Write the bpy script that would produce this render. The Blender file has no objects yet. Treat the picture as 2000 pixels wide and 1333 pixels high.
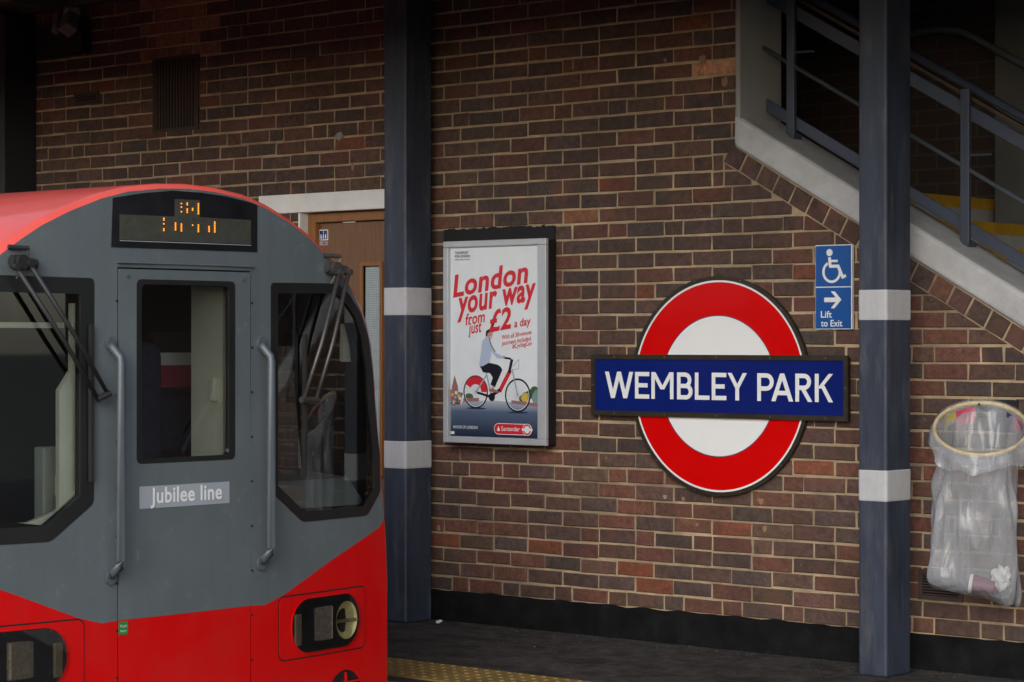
import bpy, bmesh, math, random
from mathutils import Vector, Matrix, noise
R = math.radians
random.seed(7)
scene = bpy.context.scene
COL = scene.collection

# ------------------------------------------------------------------ camera, sky, sun, exposure
cam_d = bpy.data.cameras.new("camera")
cam_d.lens = 85.0
cam_d.sensor_width = 36.0
cam_d.clip_end = 2000.0
cam = bpy.data.objects.new("camera", cam_d)
cam.location = (0.0, -9.36, 1.465)
cam.rotation_euler = (R(90), 0, R(41))
COL.objects.link(cam)
scene.camera = cam

SUN_ELEV, SUN_AZ = 23.0, 152.0          # azimuth: degrees clockwise from +Y, so the light comes over the tracks
world = bpy.data.worlds.new("World")
scene.world = world
world.use_nodes = True
wn = world.node_tree.nodes
wl = world.node_tree.links
sky = wn.new("ShaderNodeTexSky")
sky.sky_type = 'NISHITA'
sky.sun_disc = False
sky.sun_elevation = R(SUN_ELEV)
sky.sun_rotation = R(SUN_AZ)
sky.air_density = 1.0
sky.dust_density = 1.0
sky.ozone_density = 1.0
hsv = wn.new("ShaderNodeHueSaturation")
hsv.inputs['Saturation'].default_value = 0.68      # cloud cover takes most of the blue out of the sky
wl.new(sky.outputs[0], hsv.inputs['Color'])
wl.new(hsv.outputs[0], wn['Background'].inputs['Color'])
wn['Background'].inputs['Strength'].default_value = 0.15

sun_d = bpy.data.lights.new("sun", 'SUN')
sun_d.energy = 1.1
sun_d.angle = R(35)
sun_d.color = (1.0, 0.995, 0.985)
sun = bpy.data.objects.new("sun", sun_d)
sa, se = R(SUN_AZ), R(SUN_ELEV)
sdir = Vector((math.sin(sa) * math.cos(se), math.cos(sa) * math.cos(se), math.sin(se)))
sun.rotation_euler = (-sdir).to_track_quat('-Z', 'Y').to_euler()
sun.location = sdir * 40
COL.objects.link(sun)

vs = scene.view_settings
vs.view_transform = 'Standard'
vs.look = 'None'
vs.exposure = 0.36
vs.gamma = 1.0
vs.use_curve_mapping = False
scene.cycles.max_bounces = 7
scene.cycles.diffuse_bounces = 4
scene.cycles.transparent_max_bounces = 16

# ------------------------------------------------------------------ helpers
MATS = {}
def mat(name, col, rough=0.6, metal=0.0, var=0.15, scale=6.0, bump=0.0, bscale=60.0, spec=0.5, coat=0.0,
        stain=None, stain_amt=0.0, stain_scale=2.0, stretch=(1, 1, 1), emit=None, estr=0.0, stain_lo=0.48, stain_hi=0.72, streak=0.0, streak_col=(0.05, 0.045, 0.04), soot=0.0):
    """procedural paint / stone / metal: base colour broken up by noise in world position, plus fine relief"""
    m = bpy.data.materials.new(name); m.use_nodes = True
    nt = m.node_tree; n = nt.nodes; l = nt.links
    b = n['Principled BSDF']
    b.inputs['Roughness'].default_value = rough
    b.inputs['Metallic'].default_value = metal
    b.inputs['Specular IOR Level'].default_value = spec
    b.inputs['Coat Weight'].default_value = coat
    b.inputs['Coat Roughness'].default_value = 0.08
    geo = n.new('ShaderNodeNewGeometry')
    mp = n.new('ShaderNodeMapping'); mp.inputs['Scale'].default_value = stretch
    l.new(geo.outputs['Position'], mp.inputs['Vector'])
    nz = n.new('ShaderNodeTexNoise'); nz.inputs['Scale'].default_value = scale; nz.inputs['Detail'].default_value = 6
    nz.inputs['Roughness'].default_value = 0.65
    l.new(mp.outputs[0], nz.inputs['Vector'])
    rm = n.new('ShaderNodeMapRange')
    rm.inputs['From Min'].default_value = 0.3; rm.inputs['From Max'].default_value = 0.7
    rm.inputs['To Min'].default_value = 1 - var; rm.inputs['To Max'].default_value = 1 + var
    l.new(nz.outputs['Fac'], rm.inputs['Value'])
    mul = n.new('ShaderNodeMix'); mul.data_type = 'RGBA'; mul.blend_type = 'MULTIPLY'; mul.inputs['Factor'].default_value = 1
    mul.inputs['A'].default_value = (*col, 1)
    l.new(rm.outputs[0], mul.inputs['B'])
    out = mul.outputs['Result']
    if stain:
        n2 = n.new('ShaderNodeTexNoise'); n2.inputs['Scale'].default_value = stain_scale; n2.inputs['Detail'].default_value = 8
        n2.inputs['Roughness'].default_value = 0.7
        l.new(mp.outputs[0], n2.inputs['Vector'])
        r2 = n.new('ShaderNodeMapRange'); r2.inputs['From Min'].default_value = stain_lo; r2.inputs['From Max'].default_value = stain_hi
        r2.inputs['To Max'].default_value = stain_amt
        l.new(n2.outputs['Fac'], r2.inputs['Value'])
        mx = n.new('ShaderNodeMix'); mx.data_type = 'RGBA'
        mx.inputs['B'].default_value = (*stain, 1)
        l.new(r2.outputs[0], mx.inputs['Factor']); l.new(out, mx.inputs['A'])
        out = mx.outputs['Result']
    if streak > 0:                                  # dust washed into vertical runs
        m5 = n.new('ShaderNodeMapping'); m5.inputs['Scale'].default_value = (22, 22, 1.6)
        l.new(geo.outputs['Position'], m5.inputs['Vector'])
        n5 = n.new('ShaderNodeTexNoise'); n5.inputs['Scale'].default_value = 1.0; n5.inputs['Detail'].default_value = 6; n5.inputs['Roughness'].default_value = 0.7
        l.new(m5.outputs[0], n5.inputs['Vector'])
        r5 = n.new('ShaderNodeMapRange'); r5.inputs['From Min'].default_value = 0.45; r5.inputs['From Max'].default_value = 0.8; r5.inputs['To Max'].default_value = streak
        l.new(n5.outputs['Fac'], r5.inputs['Value'])
        x5 = n.new('ShaderNodeMix'); x5.data_type = 'RGBA'; x5.inputs['B'].default_value = (*streak_col, 1)
        l.new(r5.outputs[0], x5.inputs['Factor']); l.new(out, x5.inputs['A']); out = x5.outputs['Result']
    l.new(out, b.inputs['Base Color'])
    rr = n.new('ShaderNodeMapRange'); rr.inputs['To Min'].default_value = max(0.03, rough - 0.08); rr.inputs['To Max'].default_value = min(1, rough + 0.12)
    l.new(nz.outputs['Fac'], rr.inputs['Value']); l.new(rr.outputs[0], b.inputs['Roughness'])
    if bump > 0:
        n3 = n.new('ShaderNodeTexNoise'); n3.inputs['Scale'].default_value = bscale; n3.inputs['Detail'].default_value = 5
        l.new(mp.outputs[0], n3.inputs['Vector'])
        bp = n.new('ShaderNodeBump'); bp.inputs['Strength'].default_value = bump; bp.inputs['Distance'].default_value = 0.004
        l.new(n3.outputs['Fac'], bp.inputs['Height']); l.new(bp.outputs[0], b.inputs['Normal'])
    if emit:
        b.inputs['Emission Color'].default_value = (*emit, 1); b.inputs['Emission Strength'].default_value = estr
    MATS[name] = m
    return m

def link(o, parent=None, label=None, cat=None, group=None, kind=None):
    COL.objects.link(o)
    if parent is not None:
        o.parent = parent
        if parent.type == 'EMPTY':
            o.matrix_parent_inverse = Matrix.Translation(-parent.location)
    if label: o['label'] = label
    if cat: o['category'] = cat
    if group: o['group'] = group
    if kind: o['kind'] = kind
    return o

def thing(name, loc, label, cat, group=None):
    e = bpy.data.objects.new(name, None); e.location = loc; e.empty_display_size = 0.1
    return link(e, None, label, cat, group)

def raw(name, verts, faces, m, parent=None, smooth=False, **kw):
    me = bpy.data.meshes.new(name); me.from_pydata([tuple(v) for v in verts], [], faces); me.update()
    if m: me.materials.append(MATS[m] if isinstance(m, str) else m)
    if smooth:
        for p in me.polygons: p.use_smooth = True
    return link(bpy.data.objects.new(name, me), parent, **kw)

class MB:
    def __init__(s): s.v = []; s.f = []
    def add(s, vs_, fs):
        b = len(s.v); s.v += [tuple(v) for v in vs_]; s.f += [tuple(b + i for i in f) for f in fs]; return s
    def box(s, x0, x1, y0, y1, z0, z1):
        return s.add([(x0,y0,z0),(x1,y0,z0),(x1,y1,z0),(x0,y1,z0),(x0,y0,z1),(x1,y0,z1),(x1,y1,z1),(x0,y1,z1)],
                     [(0,3,2,1),(4,5,6,7),(0,1,5,4),(1,2,6,5),(2,3,7,6),(3,0,4,7)])
    def prism_y(s, poly, y0, y1):
        """polygon in XZ, counter-clockwise seen from -Y, pulled from y0 (front) to y1 (back)"""
        n = len(poly)
        return s.add([(x, y0, z) for x, z in poly] + [(x, y1, z) for x, z in poly],
                     [tuple(range(n)), tuple(range(2*n-1, n-1, -1))] + [(i, n+i, n+(i+1) % n, (i+1) % n) for i in range(n)])
    def tube(s, pts, r, n=10, caps=True):
        pts = [Vector(p) for p in pts]; rings = []
        for i, p in enumerate(pts):
            t = (pts[min(i+1, len(pts)-1)] - pts[max(i-1, 0)]).normalized()
            a = Vector((0,0,1)) if abs(t.z) < 0.9 else Vector((1,0,0))
            u = t.cross(a).normalized(); w = t.cross(u).normalized()
            rr = r[i] if isinstance(r, (list, tuple)) else r
            rings.append([p + (u*math.cos(2*math.pi*k/n) + w*math.sin(2*math.pi*k/n))*rr for k in range(n)])
        vs_ = [v for rg in rings for v in rg]; fs = []
        for i in range(len(pts)-1):
            for k in range(n):
                fs.append((i*n+k, i*n+(k+1) % n, (i+1)*n+(k+1) % n, (i+1)*n+k))
        if caps: fs += [tuple(range(n-1, -1, -1)), tuple((len(pts)-1)*n+k for k in range(n))]
        return s.add(vs_, fs)
    def ring_y(s, cx, cz, r0, r1, y0, y1, n=72):
        """disc (r0 = 0) or ring lying in XZ, front face at y0"""
        vs_ = []; fs = []
        for k in range(n):
            c, q = math.cos(2*math.pi*k/n), math.sin(2*math.pi*k/n)
            vs_ += [(cx+r1*c, y0, cz+r1*q), (cx+r1*c, y1, cz+r1*q), (cx+r0*c, y0, cz+r0*q), (cx+r0*c, y1, cz+r0*q)]
        if r0 <= 0:
            fs = [tuple(4*k for k in range(n)), tuple(4*k+1 for k in range(n-1, -1, -1))]
            vs_ = vs_; fs += [(4*k, 4*k+1, 4*((k+1) % n)+1, 4*((k+1) % n)) for k in range(n)]
        else:
            for k in range(n):
                j = (k+1) % n
                fs += [(4*k, 4*j, 4*j+2, 4*k+2), (4*k, 4*k+1, 4*j+1, 4*j), (4*k+2, 4*j+2, 4*j+3, 4*k+3)]
        return s.add(vs_, fs)
    def build(s, name, m, parent=None, bevel=0.0, seg=2, smooth=False, **kw):
        o = raw(name, s.v, s.f, m, parent, smooth, **kw)
        if bevel > 0:
            bm = bmesh.new(); bm.from_mesh(o.data)
            bmesh.ops.recalc_face_normals(bm, faces=bm.faces)
            bmesh.ops.bevel(bm, geom=[e for e in bm.edges if len(e.link_faces) == 2 and e.calc_face_angle(0) > 0.5], offset=bevel, segments=seg, affect='EDGES', profile=0.5)
            bm.to_mesh(o.data); bm.free()
        return o

def box(name, b, m, parent=None, bevel=0.0, **kw):
    return MB().box(*b).build(name, m, parent, bevel, **kw)

_dg = None
def text(name, s, m, parent, origin, right, up, width=None, height=None, bold=0.0, shear=0.0, spacing=1.0, normal_off=0.0, **kw):
    """flat printed lettering: a text outline turned into a mesh, baseline-left at origin"""
    cu = bpy.data.curves.new(name, 'FONT'); cu.body = s; cu.offset = bold; cu.shear = shear; cu.space_character = spacing
    cu.resolution_u = 4
    t = bpy.data.objects.new(name, cu); COL.objects.link(t)
    dg = bpy.context.evaluated_depsgraph_get()
    me = bpy.data.meshes.new_from_object(t.evaluated_get(dg))
    bpy.data.objects.remove(t); bpy.data.curves.remove(cu)
    xs = [v.co.x for v in me.vertices]; ys = [v.co.y for v in me.vertices]
    x0, x1 = min(xs), max(xs)
    sx = width / (x1 - x0) if width else None
    sy = height / max(ys) if height else None
    sx = sx or sy; sy = sy or sx
    right = Vector(right).normalized(); up = Vector(up).normalized(); o = Vector(origin) + right.cross(up)*normal_off
    for v in me.vertices: v.co = o + right*((v.co.x-x0)*sx) + up*(v.co.y*sy)
    me.materials.clear(); me.materials.append(MATS[m])
    me.name = name
    return link(bpy.data.objects.new(name, me), parent, **kw)

def clip(poly, a, b, c):
    """keep the part of a convex polygon where a*x + b*z <= c"""
    out = []
    for i in range(len(poly)):
        p, q = poly[i], poly[(i+1) % len(poly)]
        dp, dq = a*p[0]+b*p[1]-c, a*q[0]+b*q[1]-c
        if dp <= 0: out.append(p)
        if dp*dq < 0:
            t = dp/(dp-dq); out.append((p[0]+(q[0]-p[0])*t, p[1]+(q[1]-p[1])*t))
    return out

def area(poly):
    return 0.5*sum(poly[i][0]*poly[(i+1) % len(poly)][1]-poly[(i+1) % len(poly)][0]*poly[i][1] for i in range(len(poly)))

# ------------------------------------------------------------------ materials
mat('mortar', (0.41, 0.31, 0.195), 0.95, var=0.3, scale=7, bump=0.6, bscale=180, stain=(0.12, 0.088, 0.06), stain_amt=0.8, stain_scale=2.2, stain_lo=0.42)
mat('concrete_white', (0.44, 0.44, 0.45), 0.75, var=0.18, scale=5, bump=0.5, bscale=220, stain=(0.33, 0.33, 0.33), stain_amt=0.6, stain_scale=3.5)
mat('plaster_white', (0.74, 0.74, 0.73), 0.7, var=0.08, scale=4, bump=0.15, bscale=90, stain=(0.45, 0.43, 0.4), stain_amt=0.35, stain_scale=2.2)
mat('plaster_grey', (0.30, 0.30, 0.30), 0.85, var=0.12, scale=4, bump=0.3, bscale=160, stain=(0.25, 0.25, 0.25), stain_amt=0.5, stain_scale=4)
mat('plinth_black', (0.007, 0.007, 0.008), 0.85, var=0.5, scale=7, bump=0.8, bscale=60, spec=0.12, stain=(0.03, 0.028, 0.025), stain_amt=0.3, stain_scale=9)
mat('column_blue', (0.032, 0.041, 0.066), 0.5, var=0.25, scale=3, bump=0.3, bscale=28, stain=(0.085, 0.09, 0.105), stain_amt=0.75, stain_scale=4, stretch=(3, 3, 0.7), stain_lo=0.52, stain_hi=0.68, streak=0.75, streak_col=(0.014, 0.016, 0.022))
mat('rail_blue', (0.045, 0.055, 0.085), 0.45, var=0.15, scale=6, bump=0.1, stain=(0.08, 0.08, 0.1), stain_amt=0.3)
mat('band_white', (0.47, 0.47, 0.49), 0.6, var=0.1, scale=6, bump=0.15, stain=(0.27, 0.26, 0.26), stain_amt=0.5, stain_scale=6, streak=0.25, streak_col=(0.22, 0.21, 0.2))
mat('asphalt', (0.060, 0.055, 0.050), 0.85, var=0.6, scale=14, bump=1.0, bscale=200, spec=0.25, stain=(0.020, 0.017, 0.015), stain_amt=0.95, stain_scale=4.5, stain_lo=0.46, stain_hi=0.66)
mat('ballast', (0.07, 0.06, 0.05), 0.95, var=0.4, scale=30, bump=1.0, bscale=60)
mat('far_ground', (0.08, 0.085, 0.06), 0.95, var=0.3, scale=0.6)
mat('tactile', (0.24, 0.15, 0.035), 0.75, var=0.2, scale=6, bump=0.3, bscale=150, stain=(0.09, 0.065, 0.035), stain_amt=0.7, stain_scale=5)
mat('stone_edge', (0.25, 0.24, 0.22), 0.8, var=0.2, scale=6, bump=0.4, bscale=120)
mat('canopy_paint', (0.055, 0.056, 0.058), 0.7, var=0.2, scale=2)
mat('pier_dark', (0.015, 0.016, 0.018), 0.65, var=0.3, scale=3, bump=0.3)
mat('steel_rail', (0.25, 0.2, 0.17), 0.4, 0.8)
mat('wood_door', (0.175, 0.085, 0.04), 0.45, var=0.25, scale=14, stretch=(5, 5, 0.35), bump=0.08, bscale=60)
mat('wood_frame', (0.25, 0.10, 0.03), 0.4, var=0.25, scale=12, stretch=(5, 5, 0.4))
mat('pipe_grey', (0.16, 0.16, 0.15), 0.55, var=0.2, scale=10, stain=(0.06, 0.055, 0.05), stain_amt=0.6, stain_scale=8)
mat('vent_rust', (0.048, 0.03, 0.025), 0.8, var=0.3, scale=12, bump=0.3)
mat('rail_timber', (0.05, 0.03, 0.018), 0.6, var=0.3, scale=14)
mat('step_grey', (0.30, 0.30, 0.30), 0.8, var=0.15, scale=8, bump=0.3, stain=(0.2, 0.2, 0.2), stain_amt=0.4)
mat('step_yellow', (0.42, 0.24, 0.012), 0.6, var=0.15, scale=9, stain=(0.25, 0.14, 0.02), stain_amt=0.5, stain_scale=7)
# signs
mat('bronze', (0.055, 0.044, 0.032), 0.45, 0.6, var=0.25, scale=14, bump=0.1)
mat('enamel_red', (0.60, 0.002, 0.002), 0.2, var=0.03, coat=0.1, spec=0.4)
mat('enamel_white', (0.78, 0.79, 0.79), 0.2, var=0.02, coat=0.3)
mat('enamel_blue', (0.003, 0.014, 0.145), 0.22, var=0.04, coat=0.3)
mat('sign_blue', (0.002, 0.075, 0.31), 0.4, var=0.05)
mat('screw', (0.2, 0.18, 0.14), 0.4, 0.8)
mat('silver_frame', (0.50, 0.52, 0.55), 0.38, 0.3, var=0.06, scale=8)
mat('frame_black', (0.005, 0.005, 0.006), 0.7, var=0.3, scale=10, bump=0.2)
# poster inks
for nm, c in dict(ink_white=(0.70, 0.735, 0.76), ink_red=(0.60, 0.022, 0.035), ink_navy=(0.02, 0.035, 0.1), ink_pale_blue=(0.40, 0.48, 0.62),
                  ink_black=(0.012, 0.012, 0.018), ink_skin=(0.50, 0.27, 0.19), ink_grey=(0.30, 0.34, 0.40), ink_green=(0.06, 0.11, 0.05),
                  ink_teal=(0.18, 0.28, 0.30), ink_yellow=(0.58, 0.42, 0.06), ink_brick=(0.30, 0.14, 0.13), ink_blue=(0.04, 0.14, 0.38), ink_cream=(0.66, 0.64, 0.58)).items():
    mat(nm, c, 0.3, var=0.04, scale=12)
# train
mat('train_red', (0.64, 0.002, 0.003), 0.33, var=0.05, scale=3, coat=0.12, spec=0.22, bump=0.02, bscale=5, stain=(0.40, 0.025, 0.02), stain_amt=0.4, stain_scale=3, streak=0.12, streak_col=(0.22, 0.012, 0.012))
mat('train_red_skylit', (0.88, 0.10, 0.07), 0.42, var=0.08, scale=3, coat=0.6, stain=(0.6, 0.12, 0.1), stain_amt=0.4, stain_scale=4)  # train red made lighter, bright sky reflection put into the colour
mat('train_grey', (0.112, 0.134, 0.145), 0.36, var=0.09, scale=2.5, coat=0.12, stain=(0.24, 0.265, 0.27), stain_amt=0.55, stain_scale=20, stain_lo=0.60, stain_hi=0.74, streak=0.3, streak_col=(0.075, 0.085, 0.085), bump=0.02, bscale=5)
mat('train_black', (0.010, 0.010, 0.012), 0.25, var=0.1)
mat('seal_black', (0.012, 0.012, 0.013), 0.4, var=0.15)
mat('display_face', (0.055, 0.055, 0.045), 0.45, var=0.2, scale=40)
mat('display_dark', (0.010, 0.010, 0.013), 0.3, var=0.3, scale=10)
mat('led_amber', (0.5, 0.18, 0.01), 0.4, emit=(1.0, 0.30, 0.02), estr=1.5)
mat('handle_metal', (0.11, 0.128, 0.148), 0.42, 0.25, var=0.1)
mat('wiper_metal', (0.10, 0.095, 0.09), 0.4, 0.6, var=0.2, scale=30)
mat('wiper_dark', (0.02, 0.02, 0.02), 0.5)
mat('cab_cream', (0.86, 0.88, 0.70), 0.55, var=0.05)
mat('cab_panel', (0.42, 0.46, 0.39), 0.6, var=0.06)
mat('cab_dark', (0.018, 0.018, 0.022), 0.7, var=0.2)
mat('cab_desk', (0.22, 0.26, 0.25), 0.5, var=0.08)
mat('cab_seat', (0.02, 0.025, 0.05), 0.9, var=0.3, scale=40)
mat('lamp_lens', (0.16, 0.13, 0.10), 0.25, 0.1, var=0.15, scale=60)
mat('lamp_reflector', (0.62, 0.55, 0.26), 0.3, 0.6, var=0.2, scale=25)
mat('lamp_amber', (0.14, 0.115, 0.07), 0.3, 0.2, var=0.2, scale=40)
mat('line_badge', (0.34, 0.36, 0.41), 0.4, var=0.03)
mat('badge_white', (0.78, 0.79, 0.8), 0.4, var=0.02)
mat('sticker_green', (0.02, 0.22, 0.05), 0.4, var=0.05)
mat('under_dark', (0.02, 0.02, 0.02), 0.8)
# bin
mat('hoop_tan', (0.48, 0.38, 0.22), 0.55, var=0.25, scale=40, stain=(0.7, 0.65, 0.5), stain_amt=0.6, stain_scale=25)
mat('card_pink', (0.45, 0.04, 0.09), 0.5)
mat('card_yellow', (0.40, 0.30, 0.05), 0.5)
mat('card_dark', (0.03, 0.035, 0.06), 0.5)
mat('cup_magenta', (0.19, 0.02, 0.07), 0.45)
mat('tissue', (0.75, 0.76, 0.74), 0.9, var=0.08, scale=40, bump=0.5, bscale=80)

def glass(name, tint, gloss_min, gloss_max, rough=0.02):
    m = bpy.data.materials.new(name); m.use_nodes = True
    nt = m.node_tree; n = nt.nodes; l = nt.links
    n.remove(n['Principled BSDF'])
    tr = n.new('ShaderNodeBsdfTransparent'); tr.inputs[0].default_value = (*tint, 1)
    gl = n.new('ShaderNodeBsdfGlossy'); gl.inputs['Roughness'].default_value = rough; gl.inputs[0].default_value = (0.95, 0.97, 1, 1)
    lw = n.new('ShaderNodeLayerWeight'); lw.inputs['Blend'].default_value = 0.35
    mr = n.new('ShaderNodeMapRange'); mr.inputs['To Min'].default_value = gloss_min; mr.inputs['To Max'].default_value = gloss_max
    l.new(lw.outputs['Fresnel'], mr.inputs['Value'])
    mx = n.new('ShaderNodeMixShader')
    l.new(mr.outputs[0], mx.inputs[0]); l.new(tr.outputs[0], mx.inputs[1]); l.new(gl.outputs[0], mx.inputs[2])
    l.new(mx.outputs[0], n['Material Output'].inputs['Surface'])
    MATS[name] = m
glass('cab_glass', (0.94, 0.96, 0.95), 0.05, 0.9)
glass('clear_cover', (0.9, 0.9, 0.9), 0.03, 0.6)

def bag_plastic():
    m = bpy.data.materials.new('bag_plastic'); m.use_nodes = True
    nt = m.node_tree; n = nt.nodes; l = nt.links
    b = n['Principled BSDF']; b.inputs['Base Color'].default_value = (0.47, 0.485, 0.52, 1); b.inputs['Roughness'].default_value = 0.12
    b.inputs['Specular IOR Level'].default_value = 0.8
    tr = n.new('ShaderNodeBsdfTransparent'); tr.inputs[0].default_value = (0.93, 0.94, 0.95, 1)
    geo = n.new('ShaderNodeNewGeometry'); mp = n.new('ShaderNodeMapping'); mp.inputs['Scale'].default_value = (1.2, 1.2, 0.42)
    l.new(geo.outputs['Position'], mp.inputs['Vector'])
    nz = n.new('ShaderNodeTexNoise'); nz.inputs['Scale'].default_value = 9; nz.inputs['Detail'].default_value = 2
    l.new(mp.outputs[0], nz.inputs['Vector'])
    wv = n.new('ShaderNodeVectorMath'); wv.operation = 'MULTIPLY_ADD'; wv.inputs[1].default_value = (0.06, 0.06, 0.06)
    l.new(nz.outputs['Color'], wv.inputs[0]); l.new(mp.outputs[0], wv.inputs[2])
    vo = n.new('ShaderNodeTexVoronoi'); vo.inputs['Scale'].default_value = 11
    l.new(wv.outputs[0], vo.inputs['Vector'])
    bp = n.new('ShaderNodeBump'); bp.inputs['Strength'].default_value = 0.8; bp.inputs['Distance'].default_value = 0.03
    l.new(vo.outputs['Distance'], bp.inputs['Height']); l.new(bp.outputs[0], b.inputs['Normal'])
    mr = n.new('ShaderNodeMapRange'); mr.inputs['From Min'].default_value = 0.3; mr.inputs['From Max'].default_value = 0.75
    mr.inputs['To Min'].default_value = 0.27; mr.inputs['To Max'].default_value = 0.50
    l.new(nz.outputs['Fac'], mr.inputs['Value'])
    lw = n.new('ShaderNodeLayerWeight'); lw.inputs['Blend'].default_value = 0.5
    l.new(bp.outputs[0], lw.inputs['Normal'])
    pw_ = n.new('ShaderNodeMath'); pw_.operation = 'POWER'; pw_.inputs[1].default_value = 2.2
    l.new(lw.outputs['Facing'], pw_.inputs[0])
    ma = n.new('ShaderNodeMath'); ma.operation = 'MULTIPLY_ADD'; ma.inputs[1].default_value = 0.55; ma.use_clamp = True
    l.new(pw_.outputs[0], ma.inputs[0]); l.new(mr.outputs[0], ma.inputs[2])
    mx = n.new('ShaderNodeMixShader')
    l.new(ma.outputs[0], mx.inputs[0]); l.new(tr.outputs[0], mx.inputs[1]); l.new(b.outputs[0], mx.inputs[2])
    l.new(mx.outputs[0], n['Material Output'].inputs['Surface'])
    MATS['bag_plastic'] = m
bag_plastic()

def brick_material():
    """colour of each brick comes with the brick (object colour, or a colour attribute where many are joined)"""
    m = bpy.data.materials.new('brick'); m.use_nodes = True
    nt = m.node_tree; n = nt.nodes; l = nt.links
    b = n['Principled BSDF']; b.inputs['Specular IOR Level'].default_value = 0.35
    oi = n.new('ShaderNodeObjectInfo'); at = n.new('ShaderNodeAttribute'); at.attribute_name = 'tint'
    ad = n.new('ShaderNodeMix'); ad.data_type = 'RGBA'; ad.blend_type = 'ADD'; ad.inputs['Factor'].default_value = 1
    l.new(oi.outputs['Color'], ad.inputs['A']); l.new(at.outputs['Color'], ad.inputs['B'])
    geo = n.new('ShaderNodeNewGeometry')
    nz = n.new('ShaderNodeTexNoise'); nz.inputs['Scale'].default_value = 26; nz.inputs['Detail'].default_value = 8; nz.inputs['Roughness'].default_value = 0.78
    l.new(geo.outputs['Position'], nz.inputs['Vector'])
    mr = n.new('ShaderNodeMapRange'); mr.inputs['From Min'].default_value = 0.3; mr.inputs['From Max'].default_value = 0.7
    mr.inputs['To Min'].default_value = 0.45; mr.inputs['To Max'].default_value = 1.65
    l.new(nz.outputs['Fac'], mr.inputs['Value'])
    mu = n.new('ShaderNodeMix'); mu.data_type = 'RGBA'; mu.blend_type = 'MULTIPLY'; mu.inputs['Factor'].default_value = 1
    l.new(ad.outputs['Result'], mu.inputs['A']); l.new(mr.outputs[0], mu.inputs['B'])
    # kiln marks: burnt red or blue-black ends inside single bricks
    n2 = n.new('ShaderNodeTexNoise'); n2.inputs['Scale'].default_value = 7; n2.inputs['Detail'].default_value = 3
    l.new(geo.outputs['Position'], n2.inputs['Vector'])
    r2 = n.new('ShaderNodeMapRange'); r2.inputs['From Min'].default_value = 0.54; r2.inputs['From Max'].default_value = 0.68; r2.inputs['To Max'].default_value = 0.7
    l.new(n2.outputs['Fac'], r2.inputs['Value'])
    mx = n.new('ShaderNodeMix'); mx.data_type = 'RGBA'; mx.inputs['B'].default_value = (0.14, 0.058, 0.04, 1)
    l.new(r2.outputs[0], mx.inputs['Factor']); l.new(mu.outputs['Result'], mx.inputs['A'])
    # lime bloom and splashes
    n3 = n.new('ShaderNodeTexNoise'); n3.inputs['Scale'].default_value = 24; n3.inputs['Detail'].default_value = 4; n3.inputs['Roughness'].default_value = 0.8
    l.new(geo.outputs['Position'], n3.inputs['Vector'])
    r3 = n.new('ShaderNodeMapRange'); r3.inputs['From Min'].default_value = 0.63; r3.inputs['From Max'].default_value = 0.74; r3.inputs['To Max'].default_value = 0.5
    l.new(n3.outputs['Fac'], r3.inputs['Value'])
    m3 = n.new('ShaderNodeMix'); m3.data_type = 'RGBA'; m3.inputs['B'].default_value = (0.28, 0.24, 0.21, 1)
    l.new(r3.outputs[0], m3.inputs['Factor']); l.new(mx.outputs['Result'], m3.inputs['A'])
    n6 = n.new('ShaderNodeTexNoise'); n6.inputs['Scale'].default_value = 1.7; n6.inputs['Detail'].default_value = 9; n6.inputs['Roughness'].default_value = 0.68
    l.new(geo.outputs['Position'], n6.inputs['Vector'])
    r6 = n.new('ShaderNodeMapRange'); r6.inputs['From Min'].default_value = 0.42; r6.inputs['From Max'].default_value = 0.7; r6.inputs['To Max'].default_value = 0.62
    l.new(n6.outputs['Fac'], r6.inputs['Value'])
    m6 = n.new('ShaderNodeMix'); m6.data_type = 'RGBA'; m6.inputs['B'].default_value = (0.040, 0.029, 0.024, 1)
    l.new(r6.outputs[0], m6.inputs['Factor']); l.new(m3.outputs['Result'], m6.inputs['A'])
    l.new(m6.outputs['Result'], b.inputs['Base Color'])
    b.inputs['Roughness'].default_value = 0.72
    n4 = n.new('ShaderNodeTexNoise'); n4.inputs['Scale'].default_value = 70; n4.inputs['Detail'].default_value = 5
    l.new(geo.outputs['Position'], n4.inputs['Vector'])
    bp = n.new('ShaderNodeBump'); bp.inputs['Strength'].default_value = 0.8; bp.inputs['Distance'].default_value = 0.005
    l.new(n4.outputs['Fac'], bp.inputs['Height']); l.new(bp.outputs[0], b.inputs['Normal'])
    MATS['brick'] = m
brick_material()

# ------------------------------------------------------------------ the setting: ground, platforms, tracks
XL, XR = -26.0, 9.0
raw('ground', [(-400,-400,-1.02),(400,-400,-1.02),(400,400,-1.02),(-400,400,-1.02)], [(0,1,2,3)], 'far_ground', kind='structure')
box('track_bed', (XL, XR, -8.15, -2.12, -1.1, -0.98), 'ballast', kind='structure')
box('platform', (XL, XR, -2.08, 4.0, -1.0, 0.0), 'asphalt', kind='structure')
box('opposite_platform', (XL, XR, -16.0, -8.2, -1.0, 0.0), 'asphalt', kind='structure')
for yc in (-3.38, -6.75):
    for sgn in (-1, 1):
        y = yc + sgn*0.7175
        MB().box(XL, XR, y-0.07, y+0.07, -0.985, -0.965).box(XL, XR, y-0.012, y+0.012, -0.965, -0.86).box(XL, XR, y-0.035, y+0.035, -0.86, -0.82).build(
            'rail', 'steel_rail', kind='structure')
edge = box('platform_edge_stone', (XL, XR, -2.14, -1.86, -0.12, 0.006), 'stone_edge', bevel=0.01, kind='structure')

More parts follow.
